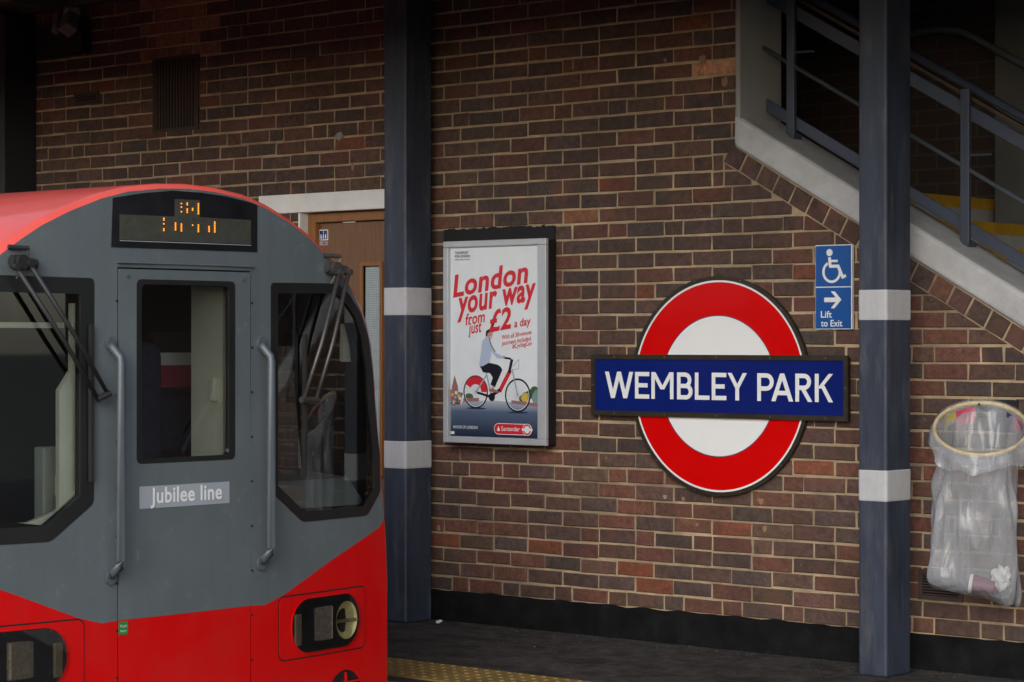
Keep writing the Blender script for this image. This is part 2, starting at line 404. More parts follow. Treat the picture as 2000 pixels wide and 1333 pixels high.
# tactile strip: each blister slab is a piece
tp = thing('tactile_paving', (-8.0, -1.53, 0), 'worn yellow blister paving strip along the platform beside the train', 'paving')
def blister_mesh():
    mb = MB().box(-0.199, 0.199, -0.199, 0.199, 0.0, 0.008)
    for i in range(6):
        for j in range(6):
            cx, cy = -0.1667+i*0.0667, -0.1667+j*0.0667
            n = 8; v = []
            for r_, z in ((0.0135, 0.008), (0.010, 0.0125)):
                v += [(cx+r_*math.cos(2*math.pi*k/n), cy+r_*math.sin(2*math.pi*k/n), z) for k in range(n)]
            mb.add(v, [(k, (k+1) % n, n+(k+1) % n, n+k) for k in range(n)] + [tuple(range(n, 2*n))])
    me = bpy.data.meshes.new('slab'); me.from_pydata(mb.v, [], mb.f); me.materials.append(MATS['tactile']); return me
bl = blister_mesh()
for i in range(34):
    o = bpy.data.objects.new('slab', bl); o.location = (-13.4+i*0.4+random.uniform(-.001,.001), -1.53, random.uniform(0, 0.0015))
    link(o, tp)

# ------------------------------------------------------------------ brick wall
SL = 0.5675                                            # fall of the stair per metre
def cop_low(x): return 2.385 - SL*(x+6.725)            # underside of the sloping coping
WX0, WX1 = -12.6, -2.55
DOOR = (-9.70, -8.80, 2.175)
P, H0, Z0 = 0.2325, 0.0758, 0.155
wall = thing('brick_wall', (-7.5, 0.17, 0), 'dark brown brick station wall with pale pointing behind the signs and columns', 'wall')

outline = [(WX0,0),(DOOR[0],0),(DOOR[0],DOOR[2]),(DOOR[1],DOOR[2]),(DOOR[1],0),(WX1,0),(WX1,cop_low(WX1)),(-6.725,2.385),(-6.725,3.62),(WX0,3.62)]
bm = bmesh.new()
fv = [bm.verts.new((x, 0.004, z)) for x, z in outline]; bv = [bm.verts.new((x, 0.34, z)) for x, z in outline]
fe = [bm.edges.new((fv[i], fv[(i+1) % len(fv)])) for i in range(len(fv))]
be = [bm.edges.new((bv[i], bv[(i+1) % len(bv)])) for i in range(len(bv))]
bmesh.ops.triangle_fill(bm, edges=fe, use_beauty=True); bmesh.ops.triangle_fill(bm, edges=be, use_beauty=True)
for i in range(len(fv)):
    j = (i+1) % len(fv); bm.faces.new((fv[i], fv[j], bv[j], bv[i]))
me = bpy.data.meshes.new('mortar'); bm.to_mesh(me); bm.free(); me.materials.append(MATS['mortar'])
link(bpy.data.objects.new('mortar_bed', me), wall)

PAL = [((0.100, 0.058, 0.046), 40), ((0.080, 0.053, 0.046), 24), ((0.074, 0.054, 0.048), 12), ((0.128, 0.058, 0.042), 16), ((0.090, 0.060, 0.044), 10), ((0.19, 0.064, 0.035), 2.5)]
def tint(x, z):
    pal = [(c, w*(2.0 if c[0] > 0.12 and z < 1.0 else 1.0)) for c, w in PAL]
    c = random.choices([p[0] for p in pal], [p[1] for p in pal])[0]
    k = random.uniform(0.82, 1.14)*(1.22 if z < 0.95 else 1.0)
    if -11.05 < x < -10.45 and z > 3.13: c = (0.32, 0.16, 0.09)     # patched area over the ventilation grille
    if abs(x+6.83) < 0.10 and abs(z-2.76) < 0.04: c = (0.62, 0.32, 0.19)   # spalled brick by the stair opening
    if abs(x+7.73) < 0.12 and abs(z-2.08) < 0.05: c = (0.25, 0.12, 0.06)
    return tuple(max(0.01, v*k*random.uniform(0.95, 1.05)*q) for v, q in zip(c, (0.90, 0.83, 0.79)))

def brick_geo(poly, dy):
    """one brick from its outline on the wall face: arris worn to a small chamfer"""
    cx = sum(p[0] for p in poly)/len(poly); cz = sum(p[1] for p in poly)/len(poly)
    w = max(p[0] for p in poly)-min(p[0] for p in poly); h = max(p[1] for p in poly)-min(p[1] for p in poly)
    ix, iz = max(0.3, 1-0.007/max(w, .01)), max(0.3, 1-0.007/max(h, .01))
    n = len(poly); jig = [(random.uniform(-.0022, .0022), random.uniform(-.0020, .0020)) for _ in poly]
    back = [(x+jx, 0.02, z+jz) for (x, z), (jx, jz) in zip(poly, jig)]
    mid = [(x+jx, 0.0005+dy, z+jz) for (x, z), (jx, jz) in zip(poly, jig)]
    fr = [(cx+(x+jx-cx)*ix, -0.0025+dy, cz+(z+jz-cz)*iz) for (x, z), (jx, jz) in zip(poly, jig)]
    v = back+mid+fr
    f = [(i, (i+1) % n, n+(i+1) % n, n+i) for i in range(n)] + [(n+i, n+(i+1) % n, 2*n+(i+1) % n, 2*n+i) for i in range(n)] + [tuple(range(2*n, 3*n))]
    return v, f

bricks = []     # (polygon, depth shift)
J = 0.0056
nrow = int((3.62-Z0)/H0)
for k in range(nrow):
    z0, z1 = Z0+k*H0+J, Z0+(k+1)*H0-J
    spans = []
    if k % 4 == 0:
        per = 1.5*P; x = -6.8076 - 20*per + (0.5*per if (k//4) % 2 else 0)
        while x < WX1:
            spans += [(x, x+P/2), (x+P/2, x+per)]; x += per
    else:
        x = -6.8688 - 30*P + (P/2 if k % 4 == 2 else 0)
        while x < WX1:
            spans.append((x, x+P)); x += P
    for a, b in spans:
        e = random.uniform(-.0015, .0015)
        parts = [(max(a, WX0), min(b, WX1))]
        zc = (z0+z1)/2
        if zc < DOOR[2]+0.11:                        # door opening and the lintel over it
            q = []
            for u, w in parts:
                l0, l1 = (DOOR[0], DOOR[1]) if zc < DOOR[2] else (-10.02, -8.73)
                if w <= l0 or u >= l1: q.append((u, w))
                else:
                    if u < l0: q.append((u, l0))
                    if w > l1: q.append((l1, w))
            parts = q
        for u, w in parts:
            if w-u < 0.03: continue
            if w > -6.725 and z1 > 2.40: w = min(w, -6.727)
            if w-u < 0.02: continue
            wa, wb = (0.0032*noise.noise(Vector((q_*1.3, k*7.7, 2.0))) for q_ in (u, w)); ja, jb, jc, jd = (J+random.uniform(-.0018, .0020) for _ in range(4)); z0_, z1_ = z0-J+jc, z1+J-jd
            poly = [(u+ja, z0_+e+wa), (w-jb, z0_+e+wb), (w-jb, z1_+e+wb), (u+ja, z1_+e+wa)]
            if w > -6.75 and z1 <= 2.40:              # the header row under the coping cuts the courses on the slant
                lim = 2.385-SL*6.725-0.112
                if max(p[1]+SL*p[0] for p in poly) > lim:
                    left = clip(poly, 1.0, 0.0, -6.80-J)
                    if len(left) >= 3 and abs(area(left)) > 0.002: bricks.append((left, random.uniform(-.0022, .0018)))
                    poly = clip(clip(poly, SL, 1.0, lim), -1.0, 0.0, 6.80-J)
            if len(poly) < 3 or abs(area(poly)) < 0.0008: continue
            bricks.append((poly, random.uniform(-.0022, .0018)))
# the row of headers that follows the stair
ca = math.atan(SL); ux, uz = math.cos(ca), -math.sin(ca); nx, nz_ = -math.sin(ca), -math.cos(ca)
sx, sz = -6.76, cop_low(-6.76)-0.004
L = 0.0
while sx+ux*(L+0.108) < WX1:
    a0, a1 = L+J, L+0.108-J; q0, q1 = 0.002, 0.088
    poly = [(sx+ux*a0+nx*q1, sz+uz*a0+nz_*q1), (sx+ux*a1+nx*q1, sz+uz*a1+nz_*q1), (sx+ux*a1+nx*q0, sz+uz*a1+nz_*q0), (sx+ux*a0+nx*q0, sz+uz*a0+nz_*q0)]
    if poly[0][1] > 0.16: bricks.append((poly, random.uniform(-.001, .002)))
    L += 0.108
# the nearest bricks in plain view are single pieces, the rest one field of real bricks
CAMP = Vector((0, -9.36, 1.465)); th = R(41)
def seen(x, z):
    v = Vector((x, 0, z))-CAMP; dep = -v.x*math.sin(th)+v.y*math.cos(th); u = (v.x*math.cos(th)+v.y*math.sin(th))/dep; w = v.z/dep
    return u, w, dep
cands = []
for i, (poly, dy) in enumerate(bricks):
    x = sum(p[0] for p in poly)/len(poly); z = sum(p[1] for p in poly)/len(poly)
    u, w, dep = seen(x, z)
    if abs(u) > 0.2118 or abs(w) > 0.141: continue
    if (x+6.81)**2+(z-1.25)**2 < 0.53**2 or (-7.62 < x < -6.06 and 1.1 < z < 1.4): continue       # behind the station sign
    if -8.62 < x < -7.84 and 0.92 < z < 2.06: continue                                             # behind the poster
    if -6.28 < x < -5.75 and (x > -6.02 or 1.5 < z < 1.92): continue                                                                 # behind sign and column
    if x < -8.72: continue
    if x > -5.75 and z < 1.12 and x > -5.60: continue                                              # behind the refuse bag
    cands.append((-abs(area(poly))/dep**2, i))
single = set(i for _, i in sorted(cands)[:290])
V, F, TC = [], [], []
for i, (poly, dy) in enumerate(bricks):
    x = sum(p[0] for p in poly)/len(poly); z = sum(p[1] for p in poly)/len(poly)
    c = tint(x, z); v, f = brick_geo(poly, dy)
    if i in single:
        o = raw('brick', v, f, 'brick', wall); o.color = (*c, 1)
    else:
        b0 = len(V); V += v; F += [tuple(b0+k for k in q) for q in f]; TC += [c]*len(v)
me = bpy.data.meshes.new('brick_field'); me.from_pydata(V, [], F); me.materials.append(MATS['brick'])
at = me.attributes.new('tint', 'FLOAT_COLOR', 'POINT')
at.data.foreach_set('color', [q for c in TC for q in (*c, 1.0)])
o = link(bpy.data.objects.new('brick_field', me), wall, kind='stuff'); o.color = (0, 0, 0, 1)

# plinth with a ragged painted top edge, in two runs either side of the door
def plinth(xa, xb):
    n = max(2, int((xb-xa)/0.04)); v = []; f = []
    for i in range(n+1):
        x = xa+(xb-xa)*i/n; t = Z0+0.002+noise.noise(Vector((x*9, 3.1, 0)))*0.010
        v += [(x, -0.030, 0.001), (x, -0.027, t-0.012), (x, -0.012, t), (x, 0.010, t)]
    for i in range(n):
        for k in range(3): f.append((4*i+k, 4*i+4+k, 4*i+5+k, 4*i+1+k))
    raw('plinth', v, f, 'plinth_black', wall, smooth=False)
plinth(WX0, DOOR[0]-0.01); plinth(DOOR[1]+0.01, WX1)
# lintel, reveals, coping, jamb
box('lintel', (-10.02, -8.73, -0.012, 0.12, 2.177, 2.282), 'plaster_white', wall, bevel=0.004)
box('door_reveal', (DOOR[0]-0.004, DOOR[0]+0.012, -0.006, 0.14, 0.001, 2.175), 'plaster_white', wall)
MB().prism_y([(-6.735, cop_low(-6.735)), (-2.50, cop_low(-2.50)), (-2.50, cop_low(-2.50)+0.155), (-6.735, cop_low(-6.735)+0.155)], -0.014, 0.342).build('coping', 'concrete_white', wall, bevel=0.022, seg=3)
box('jamb', (-6.7245, -6.700, -0.006, 0.338, 2.45, 3.60), 'plaster_grey', wall, bevel=0.004)
# grilles let into the wall
def grille(xa, xb, za, zb, n, name='ventilation_grille', m='vent_rust', vertical=True):
    fr = MB()
    fr.box(xa, xb, -0.012, 0.006, zb-0.018, zb).box(xa, xb, -0.012, 0.006, za, za+0.018).box(xa, xa+0.018, -0.012, 0.006, za+0.018, zb-0.018).box(xb-0.018, xb, -0.012, 0.006, za+0.018, zb-0.018)
    g = fr.build(name, m, wall)
    box('backing', (xa+0.018, xb-0.018, -0.0055, 0.005, za+0.018, zb-0.018), 'plinth_black', g)
    for i in range(n):
        if vertical:
            w = (xb-xa-0.036)/n; x = xa+0.018+w*i
            box('slat', (x+w*0.2, x+w*0.75, -0.010, -0.0058, za+0.018, zb-0.018), m, g)
        else:
            w = (zb-za-0.036)/n; z = za+0.018+w*i
            box('slat', (xa+0.018, xb-0.018, -0.010, -0.0058, z+w*0.25, z+w*0.7), m, g)
grille(-10.93, -10.53, 2.69, 3.125, 14)
grille(-11.66, -11.43, 2.895, 2.975, 3, 'air_brick', 'vent_rust', False)
grille(-5.72, -5.495, 0.312, 0.446, 8, 'air_brick', 'vent_rust', False)

# ------------------------------------------------------------------ stairs behind the wall
st = thing('staircase', (-5.5, 0.9, 0), 'grey station stairs with yellow nosings going up behind the sloping coping', 'stairs')
G, RI = 0.2556, 0.1418
box('landing', (-9.49, -6.43, 0.346, 1.452, 2.02, 2.1755), 'step_grey', st)
for i in range(0, 15):
    x = -6.173+G*i; z = 2.176-RI*i
    if z < 0.1: break
    s_ = box('step', (x-G-0.02, x, 0.346, 1.452, max(0.0, z-RI-0.12)+0.0005*i*0, z), 'step_grey', st)
    MB().box(x-0.05, x+0.004, 0.347, 1.451, z-0.052, z+0.004).build('nosing', 'step_yellow', s_)
sw = thing('stairwell_wall', (-5.0, 1.55, 0), 'dark brick wall at the back of the stairs', 'wall')
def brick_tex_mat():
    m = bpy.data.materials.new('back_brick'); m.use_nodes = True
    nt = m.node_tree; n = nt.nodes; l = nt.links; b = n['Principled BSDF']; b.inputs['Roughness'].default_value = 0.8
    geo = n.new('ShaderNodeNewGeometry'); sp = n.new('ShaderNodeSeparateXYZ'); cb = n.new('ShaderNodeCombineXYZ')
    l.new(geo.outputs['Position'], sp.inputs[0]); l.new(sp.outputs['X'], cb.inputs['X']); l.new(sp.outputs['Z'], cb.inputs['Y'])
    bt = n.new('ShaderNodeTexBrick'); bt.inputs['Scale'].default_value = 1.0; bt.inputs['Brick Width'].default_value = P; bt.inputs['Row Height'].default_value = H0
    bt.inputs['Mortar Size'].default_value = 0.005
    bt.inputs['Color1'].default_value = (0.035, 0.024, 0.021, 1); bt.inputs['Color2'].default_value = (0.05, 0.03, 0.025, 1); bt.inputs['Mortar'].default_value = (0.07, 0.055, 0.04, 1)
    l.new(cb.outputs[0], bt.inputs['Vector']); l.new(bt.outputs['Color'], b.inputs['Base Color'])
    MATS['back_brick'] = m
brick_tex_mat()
mat('pilaster_paint', (0.10, 0.10, 0.095), 0.8, var=0.2, scale=5)
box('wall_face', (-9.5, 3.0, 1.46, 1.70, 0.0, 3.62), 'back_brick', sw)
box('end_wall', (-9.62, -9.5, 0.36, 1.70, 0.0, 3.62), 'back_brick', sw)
box('pilaster', (-6.13, -5.86, 1.38, 1.458, 0.0, 3.62), 'pilaster_paint', sw, bevel=0.005)
hr = thing('wall_handrail', (-6.0, 1.4, 2.6), 'dark round handrail on the far wall of the stairs, level then falling', 'handrail')
hp = [(-7.4, 1.37, 3.04), (-6.62, 1.37, 3.045), (-6.45, 1.37, 3.055), (-6.32, 1.37, 3.035), (-6.22, 1.37, 2.985), (-6.1, 1.37, 2.915), (-4.2, 1.37, 1.86)]
MB().tube(hp, 0.021, 10).build('rail', 'handle_metal', hr, smooth=True)
for x, z in ((-6.7, 3.02), (-5.9, 2.79), (-5.0, 2.29)):
    MB().tube([(x, 1.37, z-0.01), (x, 1.40, z-0.06), (x, 1.46, z-0.06)], 0.008, 6).build('bracket', 'handle_metal', hr)
# balustrade standing on the coping
bal = thing('stair_balustrade', (-6.0, 0.2, 2.1), 'blue grey steel balustrade with sloping rails standing on the coping', 'railing')
def top(x): return cop_low(x)+0.155
def slope_bar(name, x0, x1, off, h, y0, y1, m='rail_blue', bev=0.004):
    MB().prism_y([(x0, top(x0)+off-h/2), (x1, top(x1)+off-h/2), (x1, top(x1)+off+h/2), (x0, top(x0)+off+h/2)], y0, y1).build(name, m, bal, bevel=bev)
slope_bar('lower_rail', -6.698, -2.6, 0.075, 0.064, 0.205, 0.217)
slope_bar('upper_rail', -6.698, -2.6, 0.60, 0.070, 0.205, 0.217)
MB().tube([(-6.70, 0.19, top(-6.70)+0.345), (-2.6, 0.19, top(-2.6)+0.345)], 0.0105, 8).build('middle_rail', 'handle_metal', bal, smooth=True)
MB().tube([(-6.70, 0.215, top(-6.70)+0.715), (-2.6, 0.215, top(-2.6)+0.715)], 0.020, 10).build('handrail', 'rail_blue', bal, smooth=True)
slope_bar('timber_rail', -6.698, -2.6, 0.665, 0.018, 0.222, 0.26, 'rail_timber', 0.0)
for x in (-6.542, -5.598, -4.654, -3.71):
    p_ = MB().box(x-0.022, x+0.022, 0.180, 0.204, top(x)-0.03, top(x)+0.70).build('post', 'rail_blue', bal, bevel=0.003)
    MB().box(x-0.03, x+0.03, 0.165, 0.235, top(x)-0.012, top(x)+0.004).build('base_plate', 'rail_blue', p_)
    MB().tube([(x+0.02, 0.19, top(x)+0.40), (x+0.12, 0.21, top(x)+0.40)], 0.006, 6).build('brace', 'rail_blue', p_)

# ------------------------------------------------------------------ canopy over the platform
can = thing('platform_canopy', (-7, -1.1, 3.45), 'dark platform canopy over the brick wall', 'canopy')
box('soffit', (XL, XR, -2.30, 2.2, 3.625, 3.72), 'canopy_paint', can)
box('wall_beam', (XL, XR, -0.11, -0.008, 3.485, 3.62), 'canopy_paint', can)
box('shade_fascia', (XL, XR, -2.38, -2.305, 3.07, 3.85), 'canopy_paint', can)  # canopy edge out of view, hung low to darken the upper wall
for x in (-14.6, -11.66, -8.718, -5.80, -2.86, 0.1):
    box('cross_beam', (x-0.06, x+0.06, -2.30, -0.112, 3.47, 3.62), 'canopy_paint', can)

# ------------------------------------------------------------------ steel columns with white bands
def column(x0, x1, bands, label, ya=-0.264, yb=-0.062):
    c = thing('steel_column', ((x0+x1)/2, -0.16, 0), label, 'column', 'columns along the platform wall')
    MB().box(x0, x1, ya, yb, 0.0, 3.47).build('shaft', 'column_blue', c, bevel=0.012, seg=3)
    for a, b in bands:
        MB().box(x0-0.002, x1+0.002, ya-0.002, yb+0.002, a, b).build('white_band', 'band_white', c, bevel=0.0135, seg=3)
column(-8.798, -8.638, [(1.593, 1.749), (0.796, 0.951)], 'navy steel column with two white bands between the train and the poster')
column(-5.806, -5.662, [(1.550, 1.695), (0.760, 0.908)], 'navy steel column with two white bands beside the lift sign', -0.369, -0.166)

# dark pier and service box at the left end of the wall
pr = MB().box(-13.4, -12.03, -0.25, -0.004, 0.0, 3.47).build('dark_pier', 'pier_dark', None, bevel=0.01, label='near-black pier at the left end of the brick wall', cat='pier')
sb = thing('service_box', (-11.7, -0.06, 3.2), 'black service box with grey elbow duct high on the shaded wall', 'box')
box('housing', (-11.94, -11.50, -0.085, -0.003, 3.205, 3.40), 'frame_black', sb, bevel=0.004)
MB().tube([(-11.60, -0.07, 3.48), (-11.60, -0.075, 3.43), (-11.56, -0.13, 3.37), (-11.53, -0.16, 3.33)], 0.058, 4).build('duct', 'pipe_grey', sb)
MB().tube([(-11.74, -0.06, 3.48), (-11.74, -0.07, 3.40), (-11.69, -0.12, 3.345)], 0.03, 10).build('conduit', 'pipe_grey', sb, smooth=True)
v = []; f = []
for i in range(9):
    z = 3.21+i*0.024; d_ = random.uniform(-.008, .008)
    v += [(-11.975+d_, -0.006, z), (-11.945, -0.006, z)]
    if i: f.append((2*i-2, 2*i-1, 2*i+1, 2*i))
raw('peeling_strip', v, f, 'plaster_white', sb)

# ------------------------------------------------------------------ door
dr = thing('wooden_door', (-9.25, 0.12, 0), 'brown wooden door with narrow wired glass panel beside the column', 'door')
dx0, dx1, dz = DOOR[0]+0.014, DOOR[1]-0.002, DOOR[2]-0.003
MB().box(dx0, dx0+0.06, 0.05, 0.13, 0, dz).box(dx1-0.06, dx1, 0.05, 0.13, 0, dz).box(dx0+0.06, dx1-0.06, 0.05, 0.13, dz-0.05, dz).build('frame', 'wood_frame', dr, bevel=0.003)
lx0, lx1, lz = dx0+0.064, dx1-0.064, dz-0.054
gx0, gx1, gz0, gz1 = -9.285, -9.155, 0.75, 1.875
MB().box(lx0, gx0, 0.085, 0.125, 0.005, lz).box(gx1, lx1, 0.085, 0.125, 0.005, lz).box(gx0, gx1, 0.085, 0.125, gz1, lz).box(gx0, gx1, 0.085, 0.125, 0.005, gz0).build('leaf', 'wood_door', dr)
MB().box(gx0-0.022, gx0, 0.074, 0.12, gz0-0.022, gz1+0.022).box(gx1, gx1+0.022, 0.074, 0.12, gz0-0.022, gz1+0.022).box(gx0, gx1, 0.074, 0.12, gz1, gz1+0.022).box(gx0, gx1, 0.074, 0.12, gz0-0.022, gz0).build('glazing_bead', 'wood_frame', dr)
mat('frosted_pane', (0.46, 0.52, 0.53), 0.25, var=0.04, scale=10)
mat('wire', (0.2, 0.24, 0.26), 0.5)
gp = box('pane', (gx0, gx1, 0.100, 0.106, gz0, gz1), 'frosted_pane', dr)
wm = MB()
k = gx0+0.01
while k < gx1: wm.box(k, k+0.0016, 0.0985, 0.0995, gz0, gz1); k += 0.0125
k = gz0+0.006
while k < gz1: wm.box(gx0, gx1, 0.0970, 0.0980, k, k+0.0016); k += 0.0125
wm.build('wire_mesh', 'wire', gp)
ns = box('notice', (-9.628, -9.560, 0.0825, 0.0848, 2.024, 2.083), 'enamel_white', dr)
box('notice_panel', (-9.623, -9.565, 0.0812, 0.0823, 2.029, 2.078), 'enamel_blue', ns)
fg = MB()
for x in (-9.612, -9.594, -9.576): fg.box(x-0.004, x+0.004, 0.0800, 0.0810, 2.033, 2.052).box(x-0.0025, x+0.0025, 0.0800, 0.0810, 2.053, 2.058)
fg.box(-9.5955, -9.5925, 0.0801, 0.0811, 2.060, 2.075)
fg.build('pictogram', 'enamel_white', ns)
n2 = box('small_sticker', (-9.626, -9.562, 0.0825, 0.0848, 1.996, 2.018), 'line_badge', dr)
box('sticker_mark', (-9.60, -9.575, 0.0812, 0.0823, 2.002, 2.013), 'card_pink', n2)

# ------------------------------------------------------------------ station roundel
rd = thing('station_sign', (-6.81, -0.03, 1.25), 'red and white roundel sign with blue bar reading WEMBLEY PARK on the brick wall', 'sign')
RX, RZ = -6.814, 1.250
MB().ring_y(RX, RZ, 0, 0.522, -0.020, -0.001, 96).build('backing_disc', 'bronze', rd)
MB().ring_y(RX, RZ, 0.5052, 0.525, -0.030, -0.0205, 96).build('bronze_rim', 'bronze', rd)
MB().ring_y(RX, RZ, 0.4955, 0.5045, -0.0285, -0.0205, 96).build('white_border', 'enamel_white', rd)
MB().ring_y(RX, RZ, 0.3385, 0.495, -0.028, -0.0205, 96).build('red_ring', 'enamel_red', rd)
MB().ring_y(RX, RZ, 0.3345, 0.3382, -0.0275, -0.0205, 96).build('blue_outline', 'ink_navy', rd)
MB().ring_y(RX, RZ, 0, 0.3342, -0.028, -0.0205, 96).build('white_centre', 'enamel_white', rd)
bx0, bx1, bz0, bz1 = -7.578, -6.072, 1.098, 1.399
bf = MB().box(bx0, bx1, -0.045, -0.033, bz1-0.024, bz1).box(bx0, bx1, -0.045, -0.033, bz0, bz0+0.024).box(bx0, bx0+0.024, -0.045, -0.033, bz0+0.024, bz1-0.024).box(bx1-0.024, bx1, -0.045, -0.033, bz0+0.024, bz1-0.024)
bf = bf.build('bar_frame', 'bronze', rd)
box('bar_back', (bx0+0.012, bx1-0.012, -0.0328, -0.002, bz0+0.012, bz1-0.012), 'bronze', rd)
for x in (-7.43, -7.12, -6.81, -6.50, -6.19):
    for z in (bz0+0.012, bz1-0.012):
        MB().ring_y(x, z, 0, 0.0045, -0.0475, -0.0445, 10).build('screw', 'screw', bf)
for x in (bx0+0.012, bx1-0.012): MB().ring_y(x, 1.249, 0, 0.0045, -0.0475, -0.0445, 10).build('screw', 'screw', bf)
for k in range(12):
    a = 2*math.pi*(k+0.5)/12
    if abs(math.sin(a)) > 0.3: MB().ring_y(RX+0.518*math.cos(a), RZ+0.518*math.sin(a), 0, 0.004, -0.0338, -0.0315, 8).build('screw', 'screw', rd)
bp_ = box('blue_panel', (bx0+0.0245, bx1-0.0245, -0.038, -0.033, bz0+0.0245, bz1-0.0245), 'enamel_blue', rd)
# block letters drawn as strokes of even weight
LZ0, LH, SW = 1.184, 0.130, 0.0205
def stroke_letter(ch, x0, x1):
    mb = MB(); w = x1-x0; lay = [0]
    def put(poly):
        if area(poly) < 0: poly = poly[::-1]
        lay[0] += 1; y = -0.0394-0.00012*lay[0]
        mb.prism_y([(x0+px-0.013, LZ0+pz) for px, pz in poly], y, -0.038)
    def vbar(x): put([(x, 0), (x+SW, 0), (x+SW, LH), (x, LH)])
    def hbar(z, a, b): put([(a, z), (b, z), (b, z+SW), (a, z+SW)])
    def diag(xa, za, xb, zb, t=SW*1.12): put([(xa-t/2, za), (xa+t/2, za), (xb+t/2, zb), (xb-t/2, zb)])
    def bowl(za, zb, a, b):
        r = (zb-za)/2; cz = (za+zb)/2; n = 14; ri = r-SW
        cx = b-r if b-r > a else a
        rx = b-cx
        for k in range(n):
            t0, t1 = -math.pi/2+math.pi*k/n, -math.pi/2+math.pi*(k+1)/n
            put([(cx+rx*math.cos(t0), cz+r*math.sin(t0)), (cx+rx*math.cos(t1), cz+r*math.sin(t1)), (cx+(rx-SW)*math.cos(t1), cz+ri*math.sin(t1)), (cx+(rx-SW)*math.cos(t0), cz+ri*math.sin(t0))])
        if cx > a+1e-4: hbar(zb-SW, a, cx); hbar(za, a, cx)
    t = SW*1.12/2
    if ch == 'W': diag(t, LH, w*0.28, 0); diag(w*0.28, 0, w*0.5, LH); diag(w*0.5, LH, w*0.72, 0); diag(w*0.72, 0, w-t, LH)
    if ch == 'E': vbar(0); hbar(0, SW, w); hbar(LH-SW, SW, w); hbar(LH*0.5-SW/2, SW, w*0.88)
    if ch == 'M': vbar(0); vbar(w-SW); diag(SW*0.6, LH, w*0.5, LH*0.36); diag(w*0.5, LH*0.36, w-SW*0.6, LH)
    if ch == 'B': vbar(0); bowl(LH*0.5-SW/2, LH, SW, w*0.92); bowl(0, LH*0.5+SW/2, SW, w)
    if ch == 'L': vbar(0); hbar(0, SW, w)
    if ch == 'Y': diag(t, LH, w/2, LH*0.45); diag(w-t, LH, w/2, LH*0.45); put([(w/2-SW/2, 0), (w/2+SW/2, 0), (w/2+SW/2, LH*0.5), (w/2-SW/2, LH*0.5)])
    if ch == 'P': vbar(0); bowl(LH*0.37, LH, SW, w)
    if ch == 'A': diag(t, 0, w/2, LH); diag(w-t, 0, w/2, LH); hbar(LH*0.22, w*0.2, w*0.8)
    if ch == 'R': vbar(0); bowl(LH*0.42, LH, SW, w*0.92); diag(w*0.45, LH*0.46, w-t, 0)
    if ch == 'K': vbar(0); diag(SW*1.2, LH*0.48, w-t, LH); diag(SW*2.0, LH*0.58, w-t, 0)
    mb.build('letter', 'enamel_white', bp_)
for ch, a, b in (('W', -7.480, -7.304), ('E', -7.292, -7.205), ('M', -7.191, -7.057), ('B', -7.035, -6.942), ('L', -6.928, -6.842), ('E', -6.828, -6.743),
                 ('Y', -6.735, -6.624), ('P', -6.564, -6.471), ('A', -6.484, -6.362), ('R', -6.349, -6.255), ('K', -6.241, -6.142)):
    stroke_letter(ch, a, b)

# ------------------------------------------------------------------ lift sign
ls = thing('lift_sign', (-6.165, -0.015, 1.71), 'small blue sign with wheelchair symbol, arrow and words Lift to Exit', 'sign')
box('plate', (-6.264, -6.065, -0.020, -0.001, 1.518, 1.907), 'enamel_white', ls, bevel=0.002)
box('upper_panel', (-6.260, -6.069, -0.0225, -0.0202, 1.7155, 1.9025), 'sign_blue', ls)
box('lower_panel', (-6.260, -6.069, -0.0225, -0.0202, 1.5225, 1.7105), 'sign_blue', ls)
ic = MB(); Y0, Y1 = -0.0245, -0.0226
cx, cz = -6.172, 1.782                                   # wheel
n = 26
for k in range(n):
    t0, t1 = R(118)+R(250)*k/n, R(118)+R(250)*(k+1)/n
    q = [(cx+r_*math.cos(t), cz+r_*math.sin(t)) for r_, t in ((0.051, t0), (0.051, t1), (0.039, t1), (0.039, t0))]
    ic.prism_y(q, Y0, Y1)
ic.ring_y(-6.184, 1.871, 0, 0.0165, Y0, Y1, 20)
def seg(mb, pts, t, y0, y1):
    for i, ((xa, za), (xb, zb)) in enumerate(zip(pts, pts[1:])):
        d_ = Vector((xb-xa, zb-za)).normalized(); px, pz = -d_.y*t/2, d_.x*t/2
        e = t*0.25
        xa_, za_, xb_, zb_ = xa-d_.x*e, za-d_.y*e, xb+d_.x*e, zb+d_.y*e
        mb.prism_y([(xa_+px, za_+pz), (xa_-px, za_-pz), (xb_-px, zb_-pz), (xb_+px, zb_+pz)], y0-0.0002*(i+1), y1)
seg(ic, [(-6.184, 1.846), (-6.180, 1.808), (-6.137, 1.808), (-6.112, 1.757), (-6.098, 1.763)], 0.0145, Y0, Y1)
seg(ic, [(-6.182, 1.832), (-6.142, 1.832)], 0.011, Y0-0.001, Y1)
ic.build('wheelchair_symbol', 'enamel_white', ls)
ar = MB()
seg(ar, [(-6.207, 1.654), (-6.135, 1.654)], 0.021, Y0, Y1)
ar.prism_y([(-6.176, 1.693), (-6.156, 1.693), (-6.119, 1.654), (-6.156, 1.615), (-6.176, 1.615), (-6.139, 1.654)][::-1], Y0-0.001, Y1)
ar.build('arrow', 'enamel_white', ls)
text('lettering', 'Lift', 'enamel_white', ls, (-6.231, -0.0238, 1.573), (1, 0, 0), (0, 0, 1), width=0.060, height=0.030, bold=0.012)
text('lettering', 'to Exit', 'enamel_white', ls, (-6.231, -0.0238, 1.532), (1, 0, 0), (0, 0, 1), width=0.117, height=0.030, bold=0.012)

